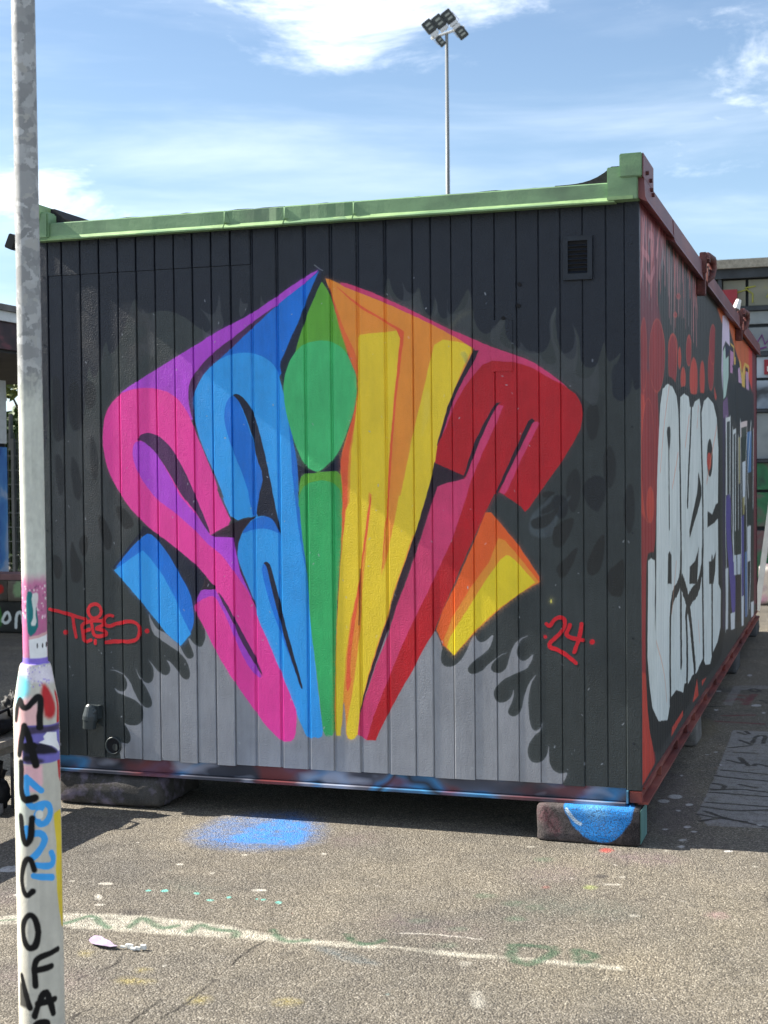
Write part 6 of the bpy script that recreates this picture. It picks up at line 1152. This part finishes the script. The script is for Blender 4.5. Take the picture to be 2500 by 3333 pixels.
# base frame
fb = MB().box(-W+.02, -.062, .018, .028, .172, ZB-.001).box(-W+.02, -.062, -.022, .05, .158, .170).build("base_beam", m_beam, cabin)
ep = MB().box(-.058, -.050, -.018, .03, .1705, ZB-.008).build("beam_end_plate", simple("pale_blue_steel", (.08, .22, .34), .45, .2, 12, .2), cabin)
MB().box(-.046, .006, -.006, .03, .172, ZB-.010).build("corner_shoe", m_redbeam, cabin, bevel=.002)
sb = MB().box(-.012, -.004, .032, LEN, .178, ZB-.003).box(-.012, .030, .0, LEN, .166, .176).box(-.012, .012, .05, LEN, ZB-.012, ZB-.003).build("side_beam", m_redbeam, cabin)
for yy in (.55, 1.2, 1.65, 2.05, 2.75, 3.4, 4.1, 4.8, 5.7, 6.4, 7.1): MB().box(-.002, .018, yy, yy+.012, .177, ZB-.013).build("beam_rib", m_redbeam, cabin)

# ------------------------------------------------------------------ concrete blocks under the cabin
cb = Canvas(-450, 20, -10, 180, 1.5)
BX = lambda pts: [c for p_ in pts for c in p_]
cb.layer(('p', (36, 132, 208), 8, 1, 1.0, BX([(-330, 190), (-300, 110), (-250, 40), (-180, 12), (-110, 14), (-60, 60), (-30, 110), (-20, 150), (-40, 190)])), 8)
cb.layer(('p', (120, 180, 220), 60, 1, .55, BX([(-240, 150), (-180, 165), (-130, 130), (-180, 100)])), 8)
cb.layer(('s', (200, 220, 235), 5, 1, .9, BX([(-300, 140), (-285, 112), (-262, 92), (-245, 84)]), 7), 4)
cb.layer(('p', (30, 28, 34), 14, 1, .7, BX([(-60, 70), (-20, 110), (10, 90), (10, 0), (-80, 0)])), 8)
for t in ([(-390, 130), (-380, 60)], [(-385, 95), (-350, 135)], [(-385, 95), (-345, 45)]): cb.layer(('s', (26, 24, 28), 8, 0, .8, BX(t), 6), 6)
cb.layer(('s', (110, 60, 70), 40, 0, .5, BX([(-400, 120), (-350, 60)]), 30), 6)
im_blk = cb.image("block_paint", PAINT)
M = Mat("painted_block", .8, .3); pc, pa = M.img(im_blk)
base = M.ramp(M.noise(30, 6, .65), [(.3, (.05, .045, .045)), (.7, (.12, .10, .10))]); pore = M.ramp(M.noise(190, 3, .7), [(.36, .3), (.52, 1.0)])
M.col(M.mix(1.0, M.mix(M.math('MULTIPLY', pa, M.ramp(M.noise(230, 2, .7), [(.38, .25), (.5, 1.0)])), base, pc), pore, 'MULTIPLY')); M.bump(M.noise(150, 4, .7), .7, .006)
m_blk = M.m
uvb = lambda co: cb.uv(co.x+(.0 if co.y < .0 else co.y*.3), co.z)
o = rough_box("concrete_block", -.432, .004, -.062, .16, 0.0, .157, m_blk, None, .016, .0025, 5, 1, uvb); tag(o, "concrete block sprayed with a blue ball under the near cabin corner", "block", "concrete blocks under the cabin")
o2 = rough_box("paint_strip", 0, 0.001, 0, .001, 0, .001, m_conc, None, .0002, 0, 1, 1); bpy.data.objects.remove(o2)
gs = MB().box(.0045, .0075, -.052, .13, .012, .150).build("painted_side", mottled("teal_overspray", [(.3, (.05, .13, .10)), (.6, (.12, .26, .26)), (.8, (.25, .38, .42))], 6), o, bevel=.001)
o = rough_box("concrete_block", -2.79, -2.215, -.020, .44, 0.0, .155, m_conc, None, .05, .006, 6, 2); tag(o, "rough grey concrete block with rounded edges under the left end of the plank wall", "block", "concrete blocks under the cabin")
for k, (y0, y1, lb) in enumerate(((2.18, 2.50, "grey concrete block under the first seam of the side wall"), (5.20, 5.66, "dark concrete block under the second seam of the side wall"), (7.72, 8.22, "dark concrete block under the far end of the side wall"))):
    o = rough_box("concrete_block", -.34, .012, y0, y1, 0.0, .164, m_conc3 if k else m_conc2, None, .015, .003, 4, 10+k); tag(o, lb, "block", "concrete blocks under the cabin")

# ------------------------------------------------------------------ lamp post in front
PB = Vector((-1.1745, -2.724, 0)); lean = Vector((-.0175, .0225, 1.0))
a_cam = math.atan2(-5.924-PB.y, .8186-PB.x)
cp = Canvas(-184, 184, 0, 3000, 1.3)
for e in POLE: cp.layer(e, 2.5)
im_pole = cp.image("post_paint", PAINT)
M = Mat("galvanised_painted_steel", .6, .25, .0); pc, pa = M.img(im_pole)
sp = M.vor(20, 'F1', 'Color', (1, 1, .8)); ss = M.n.new('ShaderNodeSeparateColor'); M.l.new(sp, ss.inputs[0])
mm = M.n.new('ShaderNodeMapping'); M.l.new(M.noise(9, 3, .5, out='Color'), mm.inputs['Vector']); 
nv = M.n.new('ShaderNodeVectorMath'); nv.operation = 'MULTIPLY_ADD'; M.l.new(M.noise(26, 4, .6, out='Color'), nv.inputs[0]); nv.inputs[1].default_value = (.08, .08, .08); M.l.new(M.pos(), nv.inputs[2])
v2 = M.n.new('ShaderNodeTexVoronoi'); v2.inputs['Scale'].default_value = 42; M.l.new(nv.outputs[0], v2.inputs['Vector']); s2 = M.n.new('ShaderNodeSeparateColor'); M.l.new(v2.outputs['Color'], s2.inputs[0])
zinc = M.ramp(s2.outputs[0], [(0, (.24, .25, .255)), (.4, (.31, .32, .32)), (.62, (.37, .385, .39)), (.8, (.47, .485, .49)), (1, (.37, .37, .35))], 'LINEAR')
zinc = M.mix(1.0, zinc, M.ramp(M.noise(3, 5, .6, (1, 1, .4)), [(.3, .8), (.7, 1.1)]), 'MULTIPLY')
pcd = M.mix(1.0, pc, M.ramp(M.noise(24, 6, .7), [(.3, .86), (.65, 1.0)]), 'MULTIPLY')
M.col(M.mix(pa, zinc, pcd)); M.bump(M.noise(60, 4), .15, .003); M.bump(v2.outputs['Distance'], .12, .002); m_pole = M.m
post = thing("lamp_post", (PB.x, PB.y, 0), "galvanised steel lamp post with painted foot lettered in black", "lamp post")
def pole_mesh(name, rows, n=44):
    mb = MB(); uvs = []
    for (z, r) in rows:
        c = PB+lean*z; c.z = z
        for k in range(n):
            t = -math.pi+2*math.pi*k/n
            ang = a_cam-t+math.pi*0
            mb.v.append((c.x+r*math.cos(a_cam+t), c.y+r*math.sin(a_cam+t), z)); uvs.append((t*58.5, z*1000))
    f = []
    for i in range(len(rows)-1):
        for k in range(n): f.append((i*n+k, i*n+(k+1) % n, (i+1)*n+(k+1) % n, (i+1)*n+k))
    f.append(tuple((len(rows)-1)*n+k for k in range(n)))
    me = bpy.data.meshes.new(name); me.from_pydata(mb.v, [], f); me.update(); me.materials.append(m_pole)
    l = me.uv_layers.new(name="paint")
    for p_ in me.polygons:
        wrap = any(me.loops[li].vertex_index % n == n-1 for li in p_.loop_indices) and any(me.loops[li].vertex_index % n == 0 for li in p_.loop_indices)
        for li in p_.loop_indices:
            vi = me.loops[li].vertex_index; u, v = uvs[vi]
            if wrap and vi % n == 0: u += 2*math.pi*58.5
            l.data[li].uv = ((u+184)/368, v/3000)
    me.shade_smooth(); 
    return link(bpy.data.objects.new(name, me), post)
pole_mesh("foot_tube", [(0, .0585), (.4, .0585), (.8, .0585), (.955, .058), (.968, .0565), (1.058, .0410), (1.066, .0385), (1.070, .036)])
pole_mesh("shaft", [(1.06, .0325), (1.072, .0322), (1.085, .0312), (1.6, .0312), (2.4, .0306), (3.4, .030), (5.2, .029)])
MB().tube([PB+lean*5.2, PB+lean*5.3+Vector((.0, -.1, 0)), PB+lean*5.4+Vector((0, -.5, .05))], .026, 10).build("bracket_arm", simple("zinc", (.33, .34, .35), .5, .15, 12, .1), post)
MB().box(-1.36, -1.16, -3.5, -3.0, 5.42, 5.53).build("lamp_head", simple("lamp_grey", (.25, .26, .27), .5, .1, 10, .1), post, bevel=.03)

# ------------------------------------------------------------------ small light on the cabin's hidden side
fl = thing("wall_floodlight", (-2.93, .16, 2.60), "small black floodlight fixed to the hidden side of the cabin behind the post", "floodlight")
Mx = Matrix.Translation((-3.045, .14, 2.700)) @ Matrix.Rotation(R(24), 4, 'Y') @ Matrix.Rotation(R(10), 4, 'Z')
m_blk_pl = simple("black_plastic", (.018, .018, .02), .5, .2, 15, .1)
MB().box(-.022, .022, -.05, .05, -.036, .036, Mx).build("housing", m_blk_pl, fl, bevel=.004)
MB().tube([(-3.03, .14, 2.70), (-2.90, .15, 2.69), (-2.83, .15, 2.69)], .009, 8).build("bracket", m_blk_pl, fl)

# ------------------------------------------------------------------ bench with black bags, left behind the post
m_wood = simple("weathered_board", (.20, .18, .15), .8, .25, 14, .4)
m_cloth = simple("black_nylon", (.008, .008, .009), .6, .3, 30, .3, spec=.25, bd=.004)
bench = thing("low_bench", (-2.9, -.8, 0), "low weathered board bench behind the foot of the lamp post", "bench")
MB().box(-3.055, -2.905, -1.9, -.06, .345, .375).build("seat_board", m_wood, bench, bevel=.004)
MB().box(-2.898, -2.755, -1.9, -.06, .345, .375).build("seat_board", m_wood, bench, bevel=.004)
for y in (-1.7, -.13): MB().box(-2.925, -2.825, y-.03, y+.03, 0, .299).build("leg", m_conc3, bench, bevel=.006)
MB().box(-3.0, -2.80, -1.80, -.08, .30, .344).build("rail", m_wood, bench, bevel=.004)
def lump(name, c, s, m, seed, amp=.22, sub=4, parent=None, freq=5.0, flat=None):
    from mathutils import noise as mn
    b = bmesh.new(); bmesh.ops.create_icosphere(b, subdivisions=sub, radius=1.0)
    off = Vector((seed*3.1, seed*1.7, seed*.9))
    for v in b.verts:
        n_ = v.co.normalized(); d = 1+amp*(mn.fractal(n_*freq*.5+off, 1.0, 2.0, 4))-amp*.6*abs(mn.noise(n_*freq*1.7+off*2))
        v.co = Vector((n_.x*s[0]*d+c[0], n_.y*s[1]*d+c[1], n_.z*s[2]*d+c[2]))
        if flat is not None and v.co.z < flat: v.co.z = flat+(v.co.z-flat)*.05
    me = bpy.data.meshes.new(name); b.to_mesh(me); b.free(); me.materials.append(m); me.shade_smooth()
    return link(bpy.data.objects.new(name, me), parent)
bag = thing("duffel_bag", (-2.92, -.3, .376), "rolled black duffel bag lying on the low bench", "bag")
lump("bag_body", (-2.93, -.33, .418), (.12, .21, .050), m_cloth, 2, .10, 4, bag, 4, .378)
MB().tube([(-2.86, -.42, .43), (-2.84, -.38, .485), (-2.85, -.28, .49), (-2.87, -.24, .44)], .008, 8).build("strap", m_cloth, bag, smooth=True)
pack = thing("backpack", (-2.88, -.13, .376), "crumpled black backpack propped up behind the duffel bag", "backpack")
lump("pack_body", (-2.905, -.13, .462), (.066, .065, .092), m_cloth, 5, .32, 4, pack, 7, .378)
lump("front_pocket", (-2.885, -.185, .430), (.040, .025, .05), m_cloth, 6, .2, 3, pack, 6, .38)
jk = thing("heap_of_bags", (-2.93, .1, 0), "heap of black cloth bags on the ground under the bench end", "bag")
lump("bag_body", (-3.03, -.20, .115), (.085, .10, .15), m_cloth, 8, .38, 4, jk, 8, .004)
lump("side_pouch", (-2.955, -.20, .07), (.045, .055, .08), m_cloth, 9, .3, 3, jk, 8, .003)
MB().tube([(-3.0, -.29, .24), (-2.97, -.30, .16), (-2.98, -.29, .06)], .010, 8).build("strap", simple("grey_webbing", (.12, .12, .12), .7, .1, 30, .1), jk, smooth=True)
br = rough_box("brick", -2.995, -2.885, -.345, -.275, 0.0, .052, mottled("painted_brick", [(.35, (.16, .155, .15)), (.58, (.22, .21, .20)), (.66, (.24, .04, .05))], 14), None, .004, .001, 2, 31); tag(br, "small grey and red painted brick on the ground by the bench", "brick")

# ------------------------------------------------------------------ litter on the asphalt
fm = simple("lilac_flake", (.46, .36, .50), .5, .06, 20, .1)
FO = [(-1.5852, -1.772), (-1.5958, -1.7406), (-1.5948, -1.7165), (-1.5724, -1.7126), (-1.5442, -1.7323), (-1.5151, -1.754), (-1.4846, -1.7831), (-1.4591, -1.8051), (-1.4804, -1.8168), (-1.5035, -1.8183), (-1.5325, -1.8135), (-1.5635, -1.7929)]
b_ = bmesh.new(); cxy = (sum(p_[0] for p_ in FO)/len(FO), sum(p_[1] for p_ in FO)/len(FO))
low = min(p_[1] for p_ in FO); hi = max(p_[1] for p_ in FO)
def fz(x, y): return .004+.013*max(0, (hi-y)/(hi-low)-.25)**1.5+.002*math.sin(x*90)
rings = []
for k in (1.0, .66, .33):
    rings.append([b_.verts.new((cxy[0]+(x-cxy[0])*k, cxy[1]+(y-cxy[1])*k, fz(cxy[0]+(x-cxy[0])*k, cxy[1]+(y-cxy[1])*k))) for x, y in FO])
cc = b_.verts.new((*cxy, fz(*cxy))); n_ = len(FO)
for i in range(n_):
    for r0, r1 in ((0, 1), (1, 2)): b_.faces.new((rings[r0][i], rings[r0][(i+1) % n_], rings[r1][(i+1) % n_], rings[r1][i]))
    b_.faces.new((rings[2][i], rings[2][(i+1) % n_], cc))
bmesh.ops.recalc_face_normals(b_, faces=b_.faces); me = bpy.data.meshes.new("paint_flake"); b_.to_mesh(me); b_.free(); me.materials.append(fm)
o = link(bpy.data.objects.new("paint_flake", me)); so_ = o.modifiers.new("thick", 'SOLIDIFY'); so_.thickness = .0015
tag(o, "curled pale lilac paint flake lying on the sunlit asphalt", "paint flake", "litter on the asphalt")
sv = MB()
for k in range(6):
    a = k/6; x = -1.455+.085*a; y = -1.797-.004*a+.008*math.sin(9*a); sv.box(x, x+.018, y, y+.006+.006*(k % 2), .004, .010+.004*(k % 3))
o = sv.build("paper_scrap", m_white); tag(o, "thin torn white scrap beside the lilac flake", "paper scrap", "litter on the asphalt")

# ------------------------------------------------------------------ floodlight mast far behind
MX, MY = -12.57, 42.7
mast = thing("floodlight_mast", (MX, MY, 0), "tall grey floodlight mast rising behind the cabin roof", "floodlight mast")
m_mast = simple("mast_steel", (.15, .165, .17), .5, .1, 2, .05); m_lamp = simple("lamp_housing_black", (.05, .056, .052), .5, .2, 3, .05); m_lens = simple("lamp_rib_grey", (.30, .32, .28), .4, .15, 4, .05); m_pale = simple("lamp_bracket_pale", (.62, .64, .64), .45, .06, 3, .05)
MB().tube([(MX, MY, 0), (MX, MY, 8), (MX, MY, 17.05)], [.11, .085, .055], 14).build("mast_pole", m_mast, mast, smooth=True)
rt = Vector((cR.x, cR.y, 0)).normalized(); fw_ = Vector((F.x, F.y, 0)).normalized()
ca = [Vector((MX, MY, 17.05))+rt*(-.55)+Vector((0, 0, -.18)), Vector((MX, MY, 17.05))+rt*(.62)+Vector((0, 0, .22))]
MB().tube(ca, .05, 8).build("cross_arm", m_pale, mast)
def lamp(dx, dz, ang, sx=.36, sy=.46, back=False):
    c = Vector((MX, MY, 17.05))+rt*dx+Vector((0, 0, dz))-fw_*.12
    X = (rt*math.cos(ang)+Vector((0, 0, 1))*math.sin(ang)); Z = (-rt*math.sin(ang)+Vector((0, 0, 1))*math.cos(ang))
    Mx = Matrix(((X.x, fw_.x, Z.x, c.x), (X.y, fw_.y, Z.y, c.y), (X.z, fw_.z, Z.z, c.z), (0, 0, 0, 1)))
    h = MB().box(-sx/2, sx/2, -.07, .07, -sy/2, sy/2, Mx).build("lamp_head", m_lamp, mast, bevel=.02)
    for q in (-.13, .03): MB().box(-sx*.26, sx*.26, -.085, -.071, q*sy/.46, (q+.075)*sy/.46, Mx).build("cooling_rib", m_lens, h)
    MB().box(-sx*.42, sx*.42, -.06, .06, -sy/2-.14 if not back else sy/2+.02, -sy/2-.02 if not back else sy/2+.14, Mx).build("gear_box", m_pale, h, bevel=.015)
    MB().tube([Mx @ Vector((sx/2+.03, 0, .05)), Mx @ Vector((sx/2+.05, 0, -sy/2-.06)), Mx @ Vector((.0, 0, -sy/2-.18))] if not back else [Mx @ Vector((-sx/2-.03, 0, -.05)), Mx @ Vector((-sx/2-.05, 0, sy/2+.06)), Mx @ Vector((0, 0, sy/2+.18))], .014, 6).build("yoke", m_pale, h)
lamp(-.62, .20, R(38)); lamp(-.28, .37, R(38)); lamp(.06, .54, R(38)); lamp(.52, -.03, R(38), .34, .40, True); lamp(-.22, -.32, R(40), .22, .36, True)

# ------------------------------------------------------------------ left background: canopy, wall, ledge, fence, hedge
m_roofcap = simple("roof_edge_grey", (.16, .15, .14), .8, .2, 6, .2); m_dkred = mottled("dark_red_fascia", [(.35, (.035, .02, .022)), (.55, (.06, .03, .032)), (.7, (.18, .05, .06))], 3, (1, 1, 2)); m_soffit = simple("dark_soffit", (.05, .048, .045), .8, .2, 4, .1)
cano = thing("canopy_shelter", (-9, 5, 0), "flat roofed shelter with white fascia at the left edge", "shelter")
MB().box(-11.6, -7.0, .35, 10.6, 3.19, 3.25).build("roof_cap", m_roofcap, cano)
MB().box(-11.57, -7.03, .38, 10.57, 3.09, 3.189).build("white_fascia", m_white, cano)
MB().box(-11.54, -7.06, .41, 10.54, 2.82, 3.089).build("lower_fascia", m_dkred, cano)
MB().box(-11.5, -7.1, .45, 10.5, 2.79, 2.819).build("soffit", m_soffit, cano)
for (x, y) in ((-7.7, 2.0), (-11.2, 1.0), (-11.2, 10.0), (-8.6, 9.9)): MB().box(x-.06, x+.06, y-.06, y+.06, 0, 2.789).build("post", m_soffit, cano)
pw = thing("painted_wall", (-9, 7.6, 0), "white over blue painted wall standing under the shelter", "wall")
MB().box(-10.2, -7.975, 7.5, 7.66, 1.93, 2.62).build("upper_panel", m_white, pw)
MB().box(-10.18, -7.985, 7.52, 7.64, 1.89, 1.929).build("shadow_gap", m_black, pw)
MB().box(-10.2, -7.975, 7.5, 7.66, 0.0, 1.889).build("lower_panel", mottled("blue_graffiti", [(.3, (.02, .05, .22)), (.48, (.05, .17, .50)), (.6, (.10, .30, .62)), (.68, (.55, .60, .66)), (.75, (.04, .10, .36))], 2.6, (1, 1, .6)), pw)
cl_ = Canvas(-9000, -5000, 0, 600, 6)
for (ox) in (-7400, -6820, -8300, -6200):
    for t in ([(0, 60), (30, 250), (80, 120), (110, 260)], [(170, 120), (230, 230), (280, 150), (220, 90), (180, 120)], [(330, 60), (340, 200), (400, 220), (420, 80)]):
        cl_.layer(('s', (206, 210, 206), 8, 2, 1., [c for (a, b) in t for c in (ox+a, b)], 17), 4)
    cl_.layer(('p', (60, 130, 50), 30, 1, .7, [ox+120, 40, ox+180, 90, ox+150, 290, ox+90, 250]), 4)
    cl_.layer(('p', (180, 46, 40), 30, 1, .9, [ox+60, 400, ox+200, 390, ox+220, 480, ox+90, 500]), 4)
    cl_.layer(('p', (96, 60, 46), 40, 1, .8, [ox-100, 380, ox+60, 380, ox+80, 520, ox-90, 520]), 4)
    cl_.layer(('p', (120, 150, 110), 40, 1, .8, [ox-260, 370, ox-140, 370, ox-130, 520, ox-240, 520]), 4)
im_l = cl_.image("ledge_paint", PAINT)
def painted_block(nm, base1, base2):
    M = Mat(nm, .8, .3); pc, pa = M.img(im_l); M.col(M.mix(pa, M.ramp(M.noise(6, 5), [(.3, base1), (.7, base2)]), pc)); M.bump(M.noise(60, 4), .4, .005); return M.m
m_led1 = painted_block("black_graffiti_block", (.015, .017, .016), (.05, .05, .045)); m_led2 = painted_block("brown_graffiti_slab", (.08, .065, .05), (.17, .15, .12))
uvl = lambda co: cl_.uv(co.x, co.z)
o = rough_box("graffiti_block", -8.3, -6.2, 6.37, 6.95, 0.0, .322, m_led1, None, .012, .003, 5, 40, uvl); tag(o, "long black block with white graffiti letters low behind the post", "block")
for k, (x0, x1, lb) in enumerate(((-9.0, -7.15, "brown painted slab with a red patch on the black blocks"), (-7.14, -5.4, "brown painted slab on the black blocks nearer the cabin"))):
    o = rough_box("graffiti_slab", x0, x1, 6.34, 6.97, .324, .532, m_led2, None, .01, .004, 3, 50+k, uvl); tag(o, lb, "slab", "stacked graffiti blocks behind the post")
o = MB().box(-9.0, -5.4, 6.36, 6.7, .534, .592).build("timber_rail", simple("dusty_pink_timber", (.24, .13, .13), .8, .2, 5, .3)); tag(o, "dusty pink timber rail along the top of the graffiti slabs", "rail")
fence = thing("mesh_fence", (-9, 11.4, 0), "grey wire mesh fence with steel posts before the hedge", "fence")
m_steel = simple("fence_steel", (.11, .12, .125), .5, .1, 5, .05); m_wire = simple("fence_wire", (.13, .15, .15), .5, .1, 5, 0)
xs_ = [-16.2+2.52*k for k in range(6)]
for k, x in enumerate(xs_): MB().box(x-.035, x+.035, 11.40, 11.46, 0, 2.36).build("post", m_steel, fence)
MB().box(-10.315, -10.27, 11.37, 11.44, 0, 2.10).box(-10.345, -10.316, 11.37, 11.44, 1.95, 2.45).build("gate_post", m_steel, fence)
for k in range(5):
    mb = MB(); x0 = xs_[k]+.04; x1 = xs_[k+1]-.04
    for i in range(int((x1-x0)/.05)): x = x0+i*.05; mb.box(x-.003, x+.003, 11.39, 11.396, .06, 2.18)
    for z in [.06+.2*j for j in range(11)]: mb.box(x0, x1, 11.38, 11.39, z-.005, z+.005)
    mb.build("mesh_panel", m_wire, fence)
M = Mat("hedge_leaf", .55, .3); M.col(M.ramp(M.noise(3.0, 4), [(.3, (.022, .045, .014)), (.55, (.045, .085, .024)), (.75, (.10, .14, .04))])); 
m_leaf = M.m; m_bark = simple("bark", (.07, .055, .04), .9, .2, 10, .5)
def hedge(name, x0, x1, y0, y1, h, n, label, seed, cat='hedge'):
    r = random.Random(seed); t = thing(name, ((x0+x1)/2, (y0+y1)/2, 0), label, cat)
    mb = MB(); lobes = []
    for k in range(int((x1-x0)*5)+4):
        lobes.append((r.uniform(x0, x1), r.uniform(y0, y1), r.uniform(.3, h*.9), r.uniform(.45, .85)))
    for k in range(n):
        L_ = r.choice(lobes); a = r.uniform(0, 6.283); b = math.acos(r.uniform(-1, 1)); q = L_[3]*(r.random()**.35)
        c = Vector((L_[0]+q*math.sin(b)*math.cos(a), L_[1]+q*math.sin(b)*math.sin(a), L_[2]+q*math.cos(b)))
        if c.z < .05: continue
        u = Vector((r.gauss(0, 1), r.gauss(0, 1), r.gauss(0, 1))).normalized(); w = u.orthogonal().normalized(); s_ = r.uniform(.05, .10)
        mb.add([c-u*s_, c+w*s_*.5, c+u*s_, c-w*s_*.5], [(0, 1, 2, 3)])
    mb_o = obj("crown", mb.v, mb.f, m_leaf, t)
    tr = MB()
    for k in range(int((x1-x0)/.9)+1):
        x = x0+.3+k*.9; tr.tube([(x, (y0+y1)/2, 0), (x+r.uniform(-.1, .1), (y0+y1)/2, h*.4), (x+r.uniform(-.3, .3), (y0+y1)/2+r.uniform(-.2, .2), h*.75)], [.05, .035, .015], 7)
    tr.build("trunk", m_bark, t)
hedge("hedge", -13.6, -8.6, 12.2, 13.6, 3.0, 42000, "dense dark green hedge behind the mesh fence", 3)
tw = thing("leafy_branch", (-10.2, 10.9, 2.6), "yellow green leafy branch hanging below the shelter roof", "branch")
mb = MB(); r = random.Random(8)
for k in range(150):
    c = Vector((-10.12+r.gauss(0, .10), 10.95+r.gauss(0, .10), 2.74+r.gauss(0, .06))); u = Vector((r.gauss(0, 1), r.gauss(0, 1), r.gauss(0, 1))).normalized(); w = u.orthogonal().normalized(); s_ = .06
    mb.add([c-u*s_, c+w*s_*.5, c+u*s_, c-w*s_*.5], [(0, 1, 2, 3)])
obj("leaves", mb.v, mb.f, simple("young_leaf", (.16, .20, .04), .5, .2, 4, 0), tw)
MB().tube([(-10.5, 12.0, 2.4), (-10.3, 11.4, 2.70), (-10.12, 10.95, 2.74)], [.02, .014, .006], 6).build("twig", m_bark, tw)

# ------------------------------------------------------------------ right background: panelled hall, block, board
hall = thing("panelled_hall", (2, 15.5, 0), "dark panelled hall with graffiti behind the far end of the cabin", "building")
m_hall = simple("hall_dark_frame", (.045, .052, .058), .7, .2, 4, .2); m_ol = mottled("olive_panel", [(.3, (.17, .17, .125)), (.6, (.24, .235, .17)), (.72, (.30, .29, .12))], 2.4); m_gp = mottled("grey_panel", [(.3, (.16, .18, .19)), (.6, (.26, .29, .29)), (.8, (.36, .37, .36))], 2.0); m_gw = mottled("white_blue_panel", [(.32, (.05, .055, .06)), (.42, (.20, .24, .28)), (.6, (.40, .46, .52)), (.8, (.55, .58, .60))], 1.6); m_gg = mottled("green_graffiti", [(.3, (.03, .04, .04)), (.45, (.03, .16, .07)), (.58, (.14, .10, .10)), (.7, (.20, .05, .06)), (.8, (.10, .12, .12))], 2.4)
HY = 14.0
MB().box(-6.0, 8.5, HY+.1, HY+7, 0, 4.25).build("hall_body", m_hall, hall)
MB().box(-6.1, 8.6, HY-.12, HY+7.1, 4.30, 4.42).build("coping", concrete("pale_coping", (.36, .34, .28)), hall)
MB().box(-6.05, 8.55, HY-.06, HY+7.05, 4.17, 4.299).build("eaves_beam", m_hall, hall)
rows = [(3.80, 4.15, m_ol), (3.55, 3.72, m_gp), (3.18, 3.50, m_gp), (2.82, 3.10, m_gw), (2.40, 2.78, m_gw), (1.72, 2.34, m_gp), (1.30, 1.66, m_gg), (.80, 1.26, m_gg), (.10, .74, m_gg)]
bays = [(-5.9, -4.0), (-3.95, -2.3), (-2.25, -.86), (-.80, -.485), (-.465, .70), (.74, 2.4), (2.45, 4.4), (4.45, 6.4), (6.45, 8.4)]
for (z0, z1, m) in rows:
    for (x0, x1) in bays: MB().box(x0+.01, x1-.01, HY+.03, HY+.12, z0, z1).build("panel", m, hall)
for (x, wd) in ((-.83, .05), (.72, .03), (2.42, .05)): MB().box(x-wd/2, x+wd/2, HY-.03, HY+.1, 0, 4.168).build("pillar", m_hall, hall)
for (z0, z1) in ((3.73, 3.79), (3.11, 3.17), (2.35, 2.39), (1.67, 1.71)): MB().box(-6, 8.5, HY-.02, HY+.1, z0, z1).build("rail", m_hall, hall)
MB().box(-.80, -.60, HY-.05, HY+.02, 3.78, 4.02).build("red_box", simple("red_plastic", (.32, .03, .04), .5, .1, 5, .05), hall)
def hall_tag(pts, col, r_, z):
    MB().tube([(x, HY+.022, zz) for (x, zz) in pts], r_, 6).build("painted_stroke", col, hall)
m_pur = simple("purple_spray", (.20, .05, .22), .6, .1, 5, 0); m_yel = simple("yellow_spray", (.36, .36, .06), .6, .1, 5, 0); m_rs = simple("red_spray", (.28, .03, .04), .6, .1, 5, 0)
for t in ([(-.58, 3.30), (-.50, 3.38), (-.46, 3.26), (-.40, 3.40), (-.36, 3.26)], [(-.34, 3.30), (-.28, 3.40), (-.24, 3.27), (-.16, 3.36)], [(-.55, 3.22), (-.35, 3.20), (-.22, 3.23)]): hall_tag(t, m_pur, .012, 0)
for t in ([(-.74, 3.86), (-.62, 3.98), (-.48, 4.02), (-.40, 3.96), (-.40, 3.84)], [(-.50, 4.04), (-.36, 4.06)], [(-.22, 3.9), (-.12, 4.05), (-.05, 3.88)]): hall_tag(t, m_yel, .010, 0)
MB().box(-.25, -.06, HY-.0, HY+.028, 2.86, 3.06).build("red_patch", m_rs, hall); MB().box(-.21, -.11, HY-.004, HY-.001, 2.90, 2.97).build("white_dot", m_white, hall)
bd = MB(); Mx = Matrix.Translation((.18, 9.9, 0)) @ Matrix.Rotation(R(5.4), 4, 'Y')
bd.box(-.028, .028, -.02, .02, .95, 3.0, Mx); 
o = thing("leaning_board", (.18, 10.2, 0), "long white board standing tilted behind the far cabin corner", "board")
MB().box(-.030, .030, -.02, .02, .02, 2.95, Matrix.Translation((-.13, 10.2, 0)) @ Matrix.Rotation(R(7.4), 4, 'Y')).build("board", m_white, o)
o = rough_box("barrier_block", -.16, 1.6, 10.95, 11.55, 0.0, .46, mottled("barrier_paint", [(.3, (.07, .05, .08)), (.5, (.16, .15, .14)), (.62, (.13, .06, .11)), (.75, (.22, .21, .19))], 3), None, .03, .004, 3, 61); tag(o, "low painted concrete barrier block in front of the panelled hall", "block")
